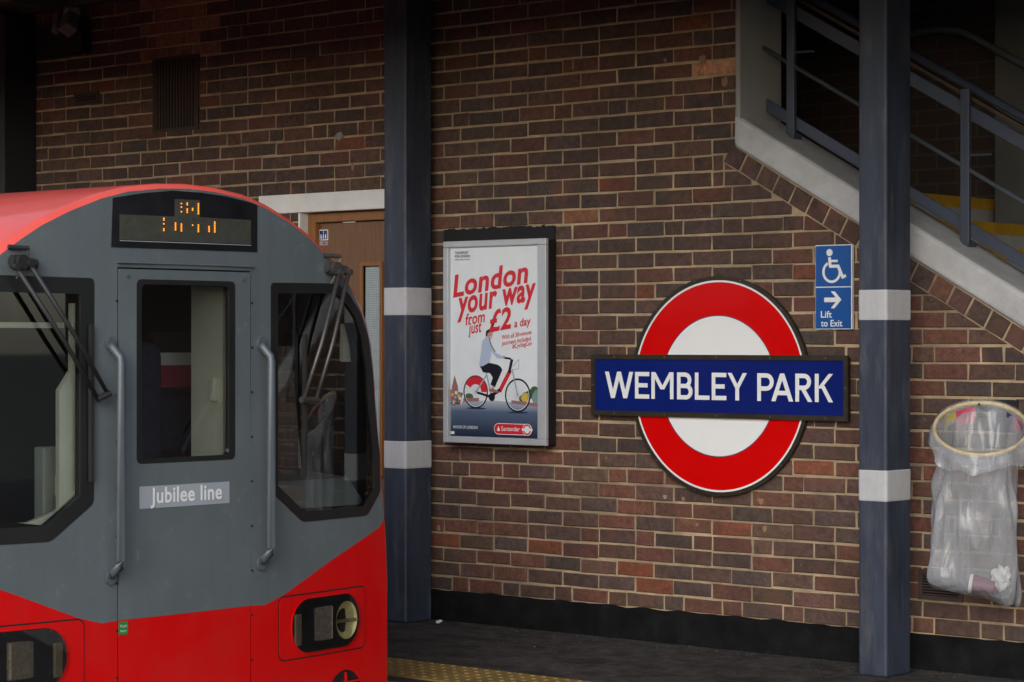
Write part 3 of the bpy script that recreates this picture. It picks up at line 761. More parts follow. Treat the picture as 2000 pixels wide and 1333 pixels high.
# ------------------------------------------------------------------ poster
ps = thing('poster_frame', (-8.19, -0.04, 0.95), 'silver framed cycling poster in a black case on the brick wall', 'poster')
box('case', (-8.526, -7.832, -0.072, -0.0135, 0.942, 1.978), 'frame_black', ps, bevel=0.004)
v = [(-8.600, -0.013, 0.935), (-7.842, -0.013, 0.935)]; nb = 60
for i in range(nb+1):
    x = -7.842+(-8.600+7.842)*i/nb; v.append((x, -0.013, 2.050+0.012*noise.noise(Vector((x*60, 1.7, 0)))+0.006*noise.noise(Vector((x*17, 4.7, 0)))))
k = len(v); v += [(x, -0.001, z) for x, y, z in v]
raw('backboard', v, [tuple(range(k))]+[(i, (i+1) % k, k+(i+1) % k, k+i) for i in range(k)], 'frame_black', ps)
fx0, fx1, fz0, fz1 = -8.530, -7.829, 0.938, 1.982
MB().box(fx0, fx1, -0.096, -0.0725, fz1-0.032, fz1).box(fx0, fx1, -0.096, -0.0725, fz0, fz0+0.032).box(fx0, fx0+0.034, -0.096, -0.0725, fz0+0.032, fz1-0.032).box(fx1-0.056, fx1, -0.096, -0.0725, fz0+0.032, fz1-0.032).build('frame', 'silver_frame', ps, bevel=0.004)
PX, PZ, PY = -8.494, 0.972, -0.0760
pw, ph = 0.608, 0.978
sheet = raw('poster_sheet', [(PX-0.001, PY, PZ-0.001), (PX+pw, PY, PZ-0.001), (PX+pw, PY, PZ+ph), (PX-0.001, PY, PZ+ph)], [(0,1,2,3)], 'ink_white', ps)
layer = [0]
def art(name, polys, m, dy=None):
    """flat printed shape on the poster sheet; coordinates in metres from the sheet's lower left corner"""
    v = []; f = []
    layer[0] += 1
    for i_, pl in enumerate(polys):
        y = PY-0.0003-0.00006*layer[0]-0.000008*(i_ % 6)
        b = len(v); v += [(PX+u, y, PZ+w) for u, w in pl]; f.append(tuple(range(b, b+len(pl))))
    return raw(name, v, f, m, sheet)
def line(pts, t):
    out = []
    for (xa, za), (xb, zb) in zip(pts, pts[1:]):
        d_ = Vector((xb-xa, zb-za)).normalized(); px, pz = -d_.y*t/2, d_.x*t/2
        out.append([(xa+px, za+pz), (xa-px, za-pz), (xb-px, zb-pz), (xb+px, zb+pz)])
    return out
def ell(cx, cz, rx, rz, n=24, a0=0, a1=360):
    return [(cx+rx*math.cos(R(a0+(a1-a0)*k/n)), cz+rz*math.sin(R(a0+(a1-a0)*k/n))) for k in range(n)]
def ringpoly(cx, cz, r0, r1, n=28, a0=0, a1=360):
    out = []
    for k in range(n):
        t0, t1 = R(a0+(a1-a0)*k/n), R(a0+(a1-a0)*(k+1)/n)
        out.append([(cx+r1*math.cos(t0), cz+r1*math.sin(t0)), (cx+r1*math.cos(t1), cz+r1*math.sin(t1)), (cx+r0*math.cos(t1), cz+r0*math.sin(t1)), (cx+r0*math.cos(t0), cz+r0*math.sin(t0))])
    return out
# printed road that deepens to navy toward the foot of the sheet
m = bpy.data.materials.new('print_road'); m.use_nodes = True
nt = m.node_tree; b = nt.nodes['Principled BSDF']; b.inputs['Roughness'].default_value = 0.3
geo = nt.nodes.new('ShaderNodeNewGeometry'); sp = nt.nodes.new('ShaderNodeSeparateXYZ'); mr = nt.nodes.new('ShaderNodeMapRange'); rp = nt.nodes.new('ShaderNodeValToRGB')
mr.inputs['From Min'].default_value = PZ; mr.inputs['From Max'].default_value = PZ+0.19
rp.color_ramp.elements[0].color = (0.010, 0.020, 0.045, 1); rp.color_ramp.elements[1].color = (0.42, 0.47, 0.54, 1)
e_ = rp.color_ramp.elements.new(0.68); e_.color = (0.085, 0.12, 0.19, 1)
nt.links.new(geo.outputs['Position'], sp.inputs[0]); nt.links.new(sp.outputs['Z'], mr.inputs['Value']); nt.links.new(mr.outputs[0], rp.inputs[0]); nt.links.new(rp.outputs[0], b.inputs['Base Color'])
MATS['print_road'] = m
art('printed_road', [[(0, 0), (0.606, 0), (0.606, 0.166), (0.46, 0.180), (0.312, 0.188), (0.15, 0.184), (0, 0.176)]], 'print_road')
art('printed_tower', [[(0.0, 0.243), (0.077, 0.225), (0.077, 0.18), (0.0, 0.18)], [(0.028, 0.316), (0.012, 0.262), (0.05, 0.262)], [(0.010, 0.264), (0.052, 0.264), (0.055, 0.2), (0.008, 0.2)]], 'ink_brick')
random.seed(21)
for m_, cnt in (('ink_green', 7), ('ink_red', 6), ('ink_blue', 5), ('ink_yellow', 4), ('ink_cream', 4)):
    art('printed_crowd', [ell(random.uniform(0.008, 0.085), random.uniform(0.165, 0.225), random.uniform(.006, .012), random.uniform(.006, .013), 9) for _ in range(cnt)], m_)
art('printed_trees', [ell(0.575, 0.235, 0.032, 0.03, 12), ell(0.55, 0.225, 0.03, 0.024, 12), ell(0.52, 0.215, 0.03, 0.02, 12), ell(0.13, 0.205, 0.03, 0.018, 12), ell(0.50, 0.2, 0.03, 0.02, 12)], 'ink_green')
art('printed_dome', [[(0.588, 0.25), (0.565, 0.228), (0.556, 0.201), (0.568, 0.174), (0.597, 0.170), (0.606, 0.215)]], 'ink_teal')
art('printed_dome', [[(0.483, 0.204), (0.503, 0.231), (0.53, 0.227), (0.533, 0.187), (0.497, 0.186)]], 'ink_yellow')
art('printed_wall', [[(0.42, 0.175), (0.606, 0.16), (0.606, 0.178), (0.42, 0.192)]], 'ink_brick')
art('printed_wall', [[(0.09, 0.178), (0.2, 0.182), (0.2, 0.2), (0.09, 0.198)]], 'ink_brick')
art('printed_shadow', [ell(0.18, 0.146, 0.07, 0.005, 14), ell(0.465, 0.13, 0.07, 0.005, 14)], 'ink_navy')
art('printed_wheel', ringpoly(0.176, 0.231, 0.077, 0.0855), 'ink_black')
art('printed_wheel', ringpoly(0.463, 0.217, 0.077, 0.0865), 'ink_black')
art('printed_rim', ringpoly(0.176, 0.231, 0.074, 0.077), 'ink_white')
art('printed_rim', ringpoly(0.463, 0.217, 0.074, 0.077), 'ink_white')
sp_ = []
for c_ in ((0.176, 0.231), (0.463, 0.217)):
    for k in range(9): sp_ += line([(c_[0]-0.074*math.cos(R(20*k)), c_[1]-0.074*math.sin(R(20*k))), (c_[0]+0.074*math.cos(R(20*k)), c_[1]+0.074*math.sin(R(20*k)))], 0.0008)
art('printed_spokes', sp_, 'ink_grey')
art('printed_mudguard', ringpoly(0.176, 0.231, 0.040, 0.080, 16, 0, 150), 'ink_red')
art('printed_bike_frame', line([(0.252, 0.318), (0.179, 0.231)], 0.008) + line([(0.426, 0.347), (0.463, 0.217)], 0.008) + line([(0.249, 0.332), (0.285, 0.215)], 0.008), 'ink_grey')
art('printed_bike_chain', line([(0.185, 0.228), (0.288, 0.206)], 0.012) + [ell(0.288, 0.206, 0.022, 0.022, 16)], 'ink_black')
art('printed_bike_frame', line([(0.414, 0.345), (0.340, 0.235)], 0.024), 'ink_red')
art('printed_bike_frame', line([(0.425, 0.40), (0.405, 0.33)], 0.018) + line([(0.345, 0.245), (0.29, 0.215)], 0.018) + line([(0.372, 0.408), (0.418, 0.402)], 0.010), 'ink_black')
art('printed_basket', line([(0.429, 0.363), (0.471, 0.401), (0.471, 0.352), (0.429, 0.347)], 0.003), 'ink_grey')
art('printed_rider', [[(0.206, 0.363), (0.228, 0.332), (0.276, 0.328), (0.294, 0.305), (0.279, 0.269), (0.309, 0.256), (0.324, 0.283), (0.360, 0.346), (0.345, 0.364), (0.324, 0.373), (0.264, 0.382)]], 'ink_black')
art('printed_ankle', [[(0.285, 0.262), (0.302, 0.256), (0.306, 0.242), (0.288, 0.242)]], 'ink_skin')
art('printed_face', [ell(0.276, 0.527, 0.0165, 0.024, 16)], 'ink_skin')
art('printed_hand', [ell(0.37, 0.411, 0.009, 0.007, 10)], 'ink_skin')
art('printed_rider', [[(0.267, 0.248), (0.3, 0.248), (0.339, 0.236), (0.324, 0.228), (0.273, 0.234)]], 'ink_brick')
art('printed_rider', [[(0.201, 0.368), (0.222, 0.362), (0.270, 0.382), (0.285, 0.423), (0.276, 0.504), (0.252, 0.516), (0.222, 0.491), (0.212, 0.427)], [(0.276, 0.500), (0.272, 0.45), (0.324, 0.405), (0.366, 0.403), (0.363, 0.416), (0.312, 0.434), (0.288, 0.473)]], 'ink_pale_blue')
art('printed_strap', line([(0.270, 0.505), (0.285, 0.47), (0.312, 0.437)], 0.005), 'ink_black')
art('printed_helmet', [[(0.246, 0.520), (0.249, 0.545), (0.276, 0.557), (0.300, 0.549), (0.303, 0.537), (0.276, 0.542), (0.260, 0.532), (0.257, 0.512)]], 'ink_black')
art('printed_smile', [ell(0.282, 0.515, 0.006, 0.003, 10)], 'ink_white')
tr_ = R(7.8)
rt, upv = (math.cos(tr_), 0, math.sin(tr_)), (-math.sin(tr_)*0.0, 0, 1)
def ptext(s, u, w, width, height, m_, bold=0.0, shear=0.0, tilt=True):
    layer[0] += 1
    text('printed_words', s, m_, sheet, (PX+u, PY-0.0005-0.00006*layer[0], PZ+w), rt if tilt else (1, 0, 0), upv, width=width, height=height, bold=bold, shear=shear, spacing=1.0+bold*2.2)
ptext('London', 0.020, 0.722, 0.518, 0.112, 'ink_red', 0.028, 0.12)
ptext('your way', 0.050, 0.632, 0.540, 0.083, 'ink_red', 0.028, 0.12)
ptext('from', 0.107, 0.574, 0.135, 0.060, 'ink_red', 0.016, 0.12)
ptext('just', 0.128, 0.529, 0.090, 0.056, 'ink_red', 0.016, 0.12)
ptext('£2', 0.268, 0.541, 0.152, 0.108, 'ink_red', 0.028, 0.12)
ptext('a day', 0.440, 0.562, 0.112, 0.040, 'ink_red', 0.016, 0.12)
ptext('With all 30-minute', 0.356, 0.501, 0.202, 0.022, 'ink_red', 0.006, 0.12)
ptext('journeys included.', 0.356, 0.470, 0.202, 0.022, 'ink_red', 0.006, 0.12)
ptext('#CyclingCan', 0.429, 0.455, 0.129, 0.022, 'ink_red', 0.006, 0.12)
ptext('TRANSPORT', 0.034, 0.944, 0.094, 0.013, 'ink_navy', 0.012, 0, False)
ptext('FOR LONDON', 0.034, 0.926, 0.103, 0.013, 'ink_navy', 0.012, 0, False)
ptext('EVERY JOURNEY MATTERS', 0.034, 0.912, 0.103, 0.006, 'ink_navy', 0.0, 0, False)
ptext('MAYOR OF LONDON', 0.023, 0.040, 0.168, 0.015, 'ink_white', 0.012, 0, False)
def pill(u0, u1, w0, w1):
    r_ = (w1-w0)/2; c_ = (w0+w1)/2
    return [(u0+r_+r_*math.cos(R(a)), c_+r_*math.sin(R(a))) for a in range(90, 271, 15)] + [(u1-r_+r_*math.cos(R(a)), c_+r_*math.sin(R(a))) for a in range(-90, 91, 15)]
art('printed_badge', [pill(0.304, 0.560, 0.015, 0.073)], 'ink_white')
art('printed_badge', [pill(0.307, 0.557, 0.018, 0.070)], 'ink_red')
art('printed_badge', [ell(0.527, 0.044, 0.030, 0.030, 24)], 'ink_white'); art('printed_badge', [ell(0.527, 0.044, 0.0275, 0.0275, 24)], 'ink_red')
art('printed_badge', [ell(0.527, 0.044, 0.019, 0.019, 20), [(0.492, 0.038), (0.563, 0.038), (0.563, 0.050), (0.492, 0.050)]], 'ink_white')
art('printed_flame', [ell(0.335, 0.039, 0.010, 0.007, 14), [(0.328, 0.041), (0.342, 0.041), (0.339, 0.052), (0.335, 0.059), (0.331, 0.050)]], 'ink_white')
ptext('Santander', 0.354, 0.035, 0.126, 0.023, 'ink_white', 0.006, 0, False)
art('printed_mark', [[(0.004, 0.010), (0.030, 0.010), (0.030, 0.024), (0.004, 0.024)]], 'ink_white')
random.seed(11)

# ------------------------------------------------------------------ the train
YC, HW, XE, BUL = -3.38, 1.19, -6.9, 0.11
def fx(y): return XE+BUL*(1-min(1.0, abs(y)/HW)**2)
tr = thing('train', (-12.0, YC, -0.82), 'red and grey underground train with Jubilee line badge on its front door', 'train')
prof_r = [(0, 2.050), (.135, 2.044), (.286, 2.026), (.41, 1.994), (.544, 1.944), (.659, 1.890), (.741, 1.840), (.838, 1.773), (.925, 1.697), (.995, 1.615), (1.042, 1.540),
          (1.074, 1.455), (1.094, 1.342), (1.110, 1.185), (1.120, 1.10), (1.143, .922), (1.165, .77), (1.18, .643), (1.19, .482), (1.19, .05), (1.17, -.30), (1.12, -.42)]
prof = [(-y, z) for y, z in prof_r[:0:-1]] + prof_r           # left foot, over the roof, to the right foot
def inset(pts, d, closed=False):
    out = []; n = len(pts)
    for i, (y, z) in enumerate(pts):
        a = pts[i-1] if (closed or i) else pts[i]; b = pts[(i+1) % n] if (closed or i < n-1) else pts[i]
        t = Vector((b[0]-a[0], b[1]-a[1])).normalized(); out.append((y+t.y*d, z-t.x*d))
    return out
n = len(prof); rings = []
for d_, dx in ((0.020, 0.0), (0.008, 0.006), (0.002, 0.016), (0.0, 0.034)):
    rings.append([(fx(y)-dx, YC+y, z) for y, z in inset(prof, d_)])
for dx in (0.35, 0.42, 1.10): rings.append([(XE-dx, YC+y, z) for y, z in prof])
for k in range(1, 7): rings.append([(XE-0.35-k*2.6, YC+y, z) for y, z in prof])
def glazed(k): return all(0.9 < prof[q][1] < 1.47 for q in (k, k+1))       # cab side windows
v = [p for rg in rings for p in rg]
f = [(i*n+k, i*n+k+1, (i+1)*n+k+1, (i+1)*n+k) for i in range(len(rings)-1) for k in range(n-1) if not (i == 5 and glazed(k))]
raw('body_shell', v, f, 'train_red_skylit', tr, smooth=True)

def front(name, outer, holes, dx, thick, m, parent, smooth=True):
    """panel on the slightly bowed cab front: outline and openings in (across, up) metres"""
    bm = bmesh.new(); loops = []
    for lp in [outer]+holes:
        vs_ = [bm.verts.new((0, y, z)) for y, z in lp]; loops.append([bm.edges.new((vs_[i], vs_[(i+1) % len(vs_)])) for i in range(len(vs_))])
    bmesh.ops.triangle_fill(bm, edges=[e for l_ in loops for e in l_], use_beauty=True)
    ys = [y for y, z in outer]; y = math.ceil(min(ys)/0.06)*0.06
    while y < max(ys):
        bmesh.ops.bisect_plane(bm, geom=bm.verts[:]+bm.edges[:]+bm.faces[:], plane_co=(0, y, 0), plane_no=(0, 1, 0)); y += 0.06
    for f_ in bm.faces:
        f_.normal_update()
        if f_.normal.x < 0: f_.normal_flip()
    for v_ in bm.verts: v_.co = (fx(v_.co.y)+dx, YC+v_.co.y, v_.co.z)
    fs = bm.faces[:]
    if smooth:
        for f_ in fs: f_.smooth = True
    if thick:
        bd = [e for e in bm.edges if e.is_boundary]; cp = {}
        for e in bd:
            for q in e.verts:
                if q not in cp: cp[q] = (bm.verts.new(q.co), bm.verts.new(q.co-Vector((thick, 0, 0))))
        for e in bd:
            a, b_ = e.verts; bm.faces.new((cp[a][0], cp[b_][0], cp[b_][1], cp[a][1]))
    me = bpy.data.meshes.new(name); bm.to_mesh(me); bm.free(); me.materials.append(MATS[m] if isinstance(m, str) else m)
    return link(bpy.data.objects.new(name, me), parent)

def rr(y0, y1, z0, z1, r_, n_=4):
    out = []
    for cy, cz, a in ((y1-r_, z0+r_, -90), (y1-r_, z1-r_, 0), (y0+r_, z1-r_, 90), (y0+r_, z0+r_, 180)):
        out += [(cy+r_*math.cos(R(a+90*k/n_)), cz+r_*math.sin(R(a+90*k/n_))) for k in range(n_+1)]
    return out
def smooth_poly(pts, r_, n_=4):
    """round the corners of a polygon"""
    out = []
    for i, p in enumerate(pts):
        p = Vector(p); a = Vector(pts[i-1]); b_ = Vector(pts[(i+1) % len(pts)])
        da, db = (a-p), (b_-p); q = min(r_, da.length*0.45, db.length*0.45)
        s0, s1 = p+da.normalized()*q, p+db.normalized()*q
        for k in range(n_+1):
            t = k/n_; out.append(tuple(s0*(1-t)**2+p*2*t*(1-t)+s1*t*t))
    return out
edge_in = inset(prof, 0.020)
# livery line: level across the door, rising to the corners
liv_r = [(0.315, 0.456), (0.400, 0.452), (0.502, 0.480), (0.792, 0.594), (1.120, 0.705), (1.150, 0.735)]
e_hi = [p for p in edge_in if p[1] > 0.742]; e_lo_r = [p for p in edge_in if p[1] < 0.742 and p[0] > 0]; e_lo_l = [p for p in edge_in if p[1] < 0.742 and p[0] < 0]
DY0, DY1, DZT = -0.330, 0.325, 1.732
win_r = smooth_poly([(0.432, 1.690), (0.830, 1.694), (0.905, 1.655), (0.985, 1.580), (1.036, 1.484), (1.068, 1.342), (1.086, 1.185), (1.118, 1.001), (1.122, 0.850), (1.030, 0.758), (0.616, 0.757), (0.434, 0.884)], 0.02)
win_l = [(-y, z) for y, z in win_r]
door_open = [(DY0, 0.4565), (DY1, 0.4565), (DY1, DZT), (DY0, DZT)]
DWO = rr(-0.244, 0.236, 1.018, 1.690, 0.02)
grey_out = e_hi + [(1.150, 0.736)] + liv_r[-2::-1] + [(DY1, 0.4555), (DY1, DZT), (DY0, DZT), (DY0, 0.4555)] + [(-y, z) for y, z in liv_r[:-1]] + [(-1.150, 0.736)]
grey_out = [p for i, p in enumerate(grey_out) if i == 0 or (Vector(p)-Vector(grey_out[i-1])).length > 1e-4]
gp_ = front('grey_front_panel', grey_out, [win_r, win_l], 0.0, 0.05, 'train_grey', tr)
red_out = [(-y, z) for y, z in liv_r[::-1]] + [(DY0, 0.4555), (DY0, -0.28), (DY1, -0.28), (DY1, 0.4555)] + liv_r + e_lo_r[:-1] + [(1.10, -0.40), (-1.10, -0.40)] + e_lo_l[1:]
red_out = [(-y, z) for y, z in liv_r[::-1]][0:] + [(DY0, 0.4545), (DY0, -0.28), (DY1, -0.28), (DY1, 0.4545)] + liv_r[0:] + e_lo_r + e_lo_l
front('red_front_panel', red_out, [], 0.0, 0.04, 'train_red', tr)
# door
dgap = 0.006
dg = front('front_door', [(DY0+dgap, 0.4565), (DY1-dgap, 0.4565), (DY1-dgap, DZT-dgap), (DY0+dgap, DZT-dgap)], [DWO], 0.001, 0.04, 'train_grey', tr)
front('lower_door_panel', [(DY0+dgap, -0.27), (DY1-dgap, -0.27), (DY1-dgap, 0.4560), (DY0+dgap, 0.4560)], [], 0.001, 0.04, 'train_red', dg)
front('door_gap', [(DY0-0.01, -0.29), (DY1+0.01, -0.29), (DY1+0.01, DZT+0.01), (DY0-0.01, DZT+0.01)], [rr(-0.25, 0.242, 1.012, 1.696, 0.02)], -0.030, 0, 'seal_black', dg)
ms = MB()
for y0, y1, z0, z1 in ((DY0-0.006, DY1+0.006, DZT+0.014, DZT+0.019),): ms.box(fx(0.3)-0.004, fx(0)+0.006, YC+y0, YC+y1, z0, z1)
ms.build('drip_strip', 'train_grey', dg, bevel=0.002)
front('window_seal', DWO, [rr(-0.222, 0.205, 1.036, 1.672, 0.02)], 0.003, 0.02, 'seal_black', dg)
front('window_pane', rr(-0.2225, 0.2055, 1.0355, 1.6725, 0.02), [], -0.004, 0, 'cab_glass', dg, smooth=True)
for y, z in ((DY0+0.045, 1.700), (DY1-0.045, 1.700), (0.196, 1.052)):
    MB().tube([(fx(y)+0.001, YC+y, z), (fx(y)+0.005, YC+y, z)], 0.0075, 10).build('bolt', 'handle_metal', dg)
for k in range(9):
    for y in (DY0-0.003, DY1+0.003):
        z = 0.25+k*0.17
        MB().tube([(fx(y)+0.0008, YC+y, z), (fx(y)+0.003, YC+y, z)], 0.0045, 8).build('hinge_rivet', 'seal_black', dg)
bd = front('line_badge', [(-0.231, 0.854), (0.207, 0.854), (0.207, 0.935), (-0.231, 0.935)], [], 0.0025, 0.002, 'line_badge', dg, False)
text('lettering', 'Jubilee line', 'badge_white', bd, (fx(0)+0.0042, YC-0.185, 0.873), (0, 1, 0), (0, 0, 1), width=0.350, height=0.056, bold=0.024, spacing=1.05)
sg = front('push_sticker', [(-0.326, 0.404), (-0.285, 0.404), (-0.285, 0.450), (-0.326, 0.450)], [], 0.003, 0.002, 'sticker_green', dg, False)
text('lettering', 'Push', 'badge_white', sg, (fx(0.3)+0.0045, YC-0.320, 0.430), (0, 1, 0), (0, 0, 1), width=0.030, height=0.010)
text('lettering', 'here', 'badge_white', sg, (fx(0.3)+0.0045, YC-0.320, 0.413), (0, 1, 0), (0, 0, 1), width=0.026, height=0.010)
# windscreens
def windscreen(w, s, name):
    q_ = 0.040 if s > 0 else 0.058
    inner = inset(w if s > 0 else w[::-1], -q_, True)
    c0 = sum(p[0] for p in w)/len(w); 
    if abs(inner[0][0]-c0) > abs((w if s > 0 else w[::-1])[0][0]-c0): inner = inset(w if s > 0 else w[::-1], q_, True)
    g = front(name, inner, [], -0.006, 0, 'cab_glass', tr)
    front('window_seal', w, [inner], 0.002, 0.03, 'seal_black', g)
    trim = inset(inner, 0.0, True)
    return g, inner
gr_, inn_r = windscreen(win_r, 1, 'windscreen')
gl_, inn_l = windscreen(win_l, -1, 'windscreen')
# destination display
dsp = front('destination_display', [(-0.358, 1.803)] + [(0.355, 1.805), (0.355, 1.985), (0.29, 1.997), (0.188, 2.010), (0.063, 2.018), (-0.078, 2.019), (-0.214, 2.004), (-0.351, 1.981)], [], 0.003, 0.01, 'display_dark', tr, False)
front('display_panel', [(-0.323, 1.831), (0.319, 1.833), (0.319, 1.926), (0.055, 1.926), (0.055, 1.989), (-0.068, 1.989), (-0.068, 1.924), (-0.323, 1.922)], [], 0.0045, 0.001, 'display_face', dsp, False)
front('display_edge', [(-0.323, 1.826), (0.319, 1.828), (0.319, 1.8305), (-0.323, 1.8285)], [], 0.006, 0.001, 'line_badge', dsp, False)
S_ = 6.25
def led(px, segs):
    """one lit column of amber dots, laid out on the display's own grid"""
    mb = MB(); y = -0.355+(px-130)*0.000406
    for za, zb in segs:
        k = max(1, int(round((zb-za)/0.0062))); 
        for i in range(k):
            z = zb-0.0031-i*0.0062
            mb.box(fx(y)+0.0058, fx(y)+0.0075, YC+y-0.0024, YC+y+0.0024, z-0.0021, z+0.0021)
    mb.build('lit_dots', 'led_amber', dsp)
led(910, [(1.970, 1.976), (1.957, 1.963), (1.940, 1.946)]); led(980, [(1.966, 1.979), (1.938, 1.957)]); led(1045, [(1.945, 1.960)]); led(1115, [(1.938, 1.979)])
led(703, [(1.906, 1.918), (1.892, 1.898), (1.868, 1.880)]); led(840, [(1.872, 1.903)]); led(910, [(1.872, 1.900)]); led(1045, [(1.894, 1.898)]); led(1115, [(1.872, 1.900)]); led(1247, [(1.874, 1.896)]); led(1318, [(1.868, 1.914)])
# grab handles
for y in (-0.366, 0.372):
    h = [(0.012, 1.454), (0.018, 1.44), (0.045, 1.405), (0.050, 1.385), (0.050, 0.675), (0.045, 0.655), (0.018, 0.628), (0.012, 0.615)]
    hd = MB().tube([(fx(y)+a, YC+y+(0.014 if a > 0.03 else 0), z) for a, z in h], [0.012]+[0.0155]*6+[0.012], 10).build('grab_handle', 'handle_metal', tr, smooth=True)
    for z in (1.456, 0.613):
        pl = [(fx(y)+0.002, YC+y+0.020*math.cos(R(a)), z+0.026*math.sin(R(a))) for a in range(0, 360, 24)]
        pl2 = [(x+0.012, yy, zz) for x, yy, zz in pl]; k = len(pl)
        raw('handle_foot', pl+pl2, [tuple(range(k, 2*k))]+[(i, (i+1) % k, k+(i+1) % k, k+i) for i in range(k)], 'handle_metal', hd)
# wipers
def wiper(py, pz, arms, m_, sgn):
    w = MB().tube([(fx(py)+0.0, YC+py, pz), (fx(py)+0.055, YC+py, pz)], 0.026, 14).build('wiper', m_, tr, smooth=False)
    MB().tube([(fx(py)+0.02, YC+py-0.03*1, pz+0.005), (fx(py)+0.03, YC+py+0.07, pz-0.008)], 0.020, 12).build('wiper_motor', m_, w)
    MB().tube([(fx(py)+0.01, YC+py-0.035, pz+0.052), (fx(py)+0.035, YC+py+0.035, pz+0.048)], 0.0085, 8).build('spray_pipe', m_, w)
    MB().tube([(fx(py)+0.035, YC+py+0.035, pz+0.048), (fx(py)+0.04, YC+py+0.02, pz+0.0), (fx(py)+0.03, YC+py-0.015, pz-0.06)], 0.004, 6).build('hose', m_, w)
    ends = []
    for (ya, za), (yb, zb) in arms:
        p0 = Vector((fx(ya)+0.050, YC+ya, za)); p1 = Vector((fx(yb)+0.040, YC+yb, zb))
        mid = p0.lerp(p1, 0.55)+Vector((0.012, 0, 0))
        MB().tube([p0, mid, p1], [0.0095, 0.0085, 0.0075], 8).build('wiper_arm', m_, w, smooth=True)
        MB().tube([p0+Vector((-0.01, 0, 0)), p0+Vector((0.014, 0, 0))], 0.013, 10).build('arm_pivot', m_, w)
        ends.append(p1)
    a, b_ = ends
    d_ = (b_-a)
    MB().tube([a-d_*0.15+Vector((0.0, 0, 0.004)), b_+d_*0.15+Vector((0.0, 0, 0.004))], 0.013, 8).build('blade_carrier', m_, w)
    c_ = (a+b_)/2
    MB().box(c_.x-0.034, c_.x-0.018, c_.y-0.006+(-0.035 if sgn < 0 else 0), c_.y+0.006+(-0.035 if sgn < 0 else 0), c_.z-0.30, c_.z+0.26).build('blade', 'wiper_dark', w)
wiper(-0.760, 1.740, [((-0.788, 1.722), (-0.443, 1.255)), ((-0.735, 1.735), (-0.401, 1.272))], 'wiper_dark', -1)
wiper(0.775, 1.752, [((0.789, 1.735), (0.578, 1.232)), ((0.848, 1.738), (0.653, 1.230))], 'wiper_metal', 1)
# headlight clusters
for s in (-1, 1):
    def mir(pts): return [(s*y, z) for y, z in pts]
    front('headlight_gap', mir(rr(0.474, 1.016, 0.224, 0.478, 0.03)), [], 0.0012, 0, 'seal_black', tr)
    hp_ = front('headlight_panel', mir(rr(0.480, 1.010, 0.230, 0.472, 0.026)), [mir(rr(0.548, 0.972, 0.243, 0.457, 0.10, 8))], 0.0045, 0.004, 'train_red', tr, False)
    front('bezel', mir(rr(0.544, 0.976, 0.239, 0.461, 0.103, 8)), [mir(rr(0.549, 0.971, 0.244, 0.456, 0.099, 8))], 0.008, 0.008, 'train_red', hp_)
    front('lamp_recess', mir(rr(0.550, 0.970, 0.245, 0.455, 0.10, 8)), [], 0.0028, 0, 'train_black', hp_)
    def lampbox(y0, y1, z0, z1, m_, nm):
        a, b_ = sorted((s*y0, s*y1)); yc_ = (a+b_)/2
        MB().box(fx(yc_)-0.01, fx(yc_)+0.008, YC+a, YC+b_, z0, z1).build(nm, m_, hp_, bevel=0.006)
    lampbox(0.566, 0.606, 0.275, 0.400, 'lamp_amber', 'marker_lamp')
    lampbox(0.676, 0.792, 0.282, 0.417, 'lamp_lens', 'tail_lamp')
    yl = s*0.880
    lm = MB()
    nn = 24; vv = []; ff = []
    for r_, dx in ((0.068, 0.011), (0.060, 0.009), (0.040, 0.003), (0.0, 0.002)):
        vv += [(fx(yl)+dx, YC+yl+r_*math.cos(2*math.pi*k/nn)*0.88, 0.350+r_*1.12*math.sin(2*math.pi*k/nn)) for k in range(nn)]
    for i in range(3):
        ff += [(i*nn+k, i*nn+(k+1) % nn, (i+1)*nn+(k+1) % nn, (i+1)*nn+k) for k in range(nn)]
    hl = raw('head_lamp', vv, ff, 'lamp_reflector', hp_, smooth=True)
    MB().box(fx(yl)+0.004, fx(yl)+0.012, YC+yl-0.055, YC+yl+0.055, 0.341, 0.355).build('lamp_bar', 'lamp_amber', hl)
    front('lamp_cover', mir(rr(0.551, 0.969, 0.246, 0.454, 0.099, 8)), [], 0.0135, 0, 'clear_cover', hp_)
    # vent under the cluster
    vg = front('vent_recess', mir([(0.88+0.115*math.cos(R(a)), 0.03+0.115*math.sin(R(a))*1.05) for a in range(0, 360, 15)]), [], 0.0022, 0, 'train_black', tr)
    for zz in (-0.03, 0.015, 0.06, 0.10):
        hw = 0.115*math.sqrt(max(0, 1-((zz-0.03)/0.12)**2))
        MB().box(fx(s*0.88)+0.002, fx(s*0.88)+0.010, YC+s*0.88-hw, YC+s*0.88+hw, zz, zz+0.005).build('vent_bar', 'train_red', vg)
    MB().box(fx(s*0.88)+0.002, fx(s*0.88)+0.011, YC+s*0.88-0.003, YC+s*0.88+0.003, -0.06, 0.14).build('vent_bar', 'train_red', vg)
    # driver-side glazing on the flank, running gear
    for x0 in (-9.9, -11.6, -13.3, -15.0, -16.7):
        yy = YC+s*1.155
        MB().add([(x0, YC+s*1.160, 0.95), (x0+1.2, YC+s*1.160, 0.95), (x0+1.2, YC+s*1.108, 1.42), (x0, YC+s*1.108, 1.42)], [(0, 1, 2, 3)]).build('side_window', 'train_black', tr)
    for x in (-9.0, -10.9, -19.0, -20.9):
        yw = YC+s*0.7175
        MB().tube([(x, yw-0.06, -0.47), (x, yw+0.06, -0.47)], 0.35, 24).build('wheel', 'under_dark', tr)
box('underframe', (-22.0, -7.4, YC-0.95, YC+0.95, -0.62, -0.36), 'under_dark', tr)
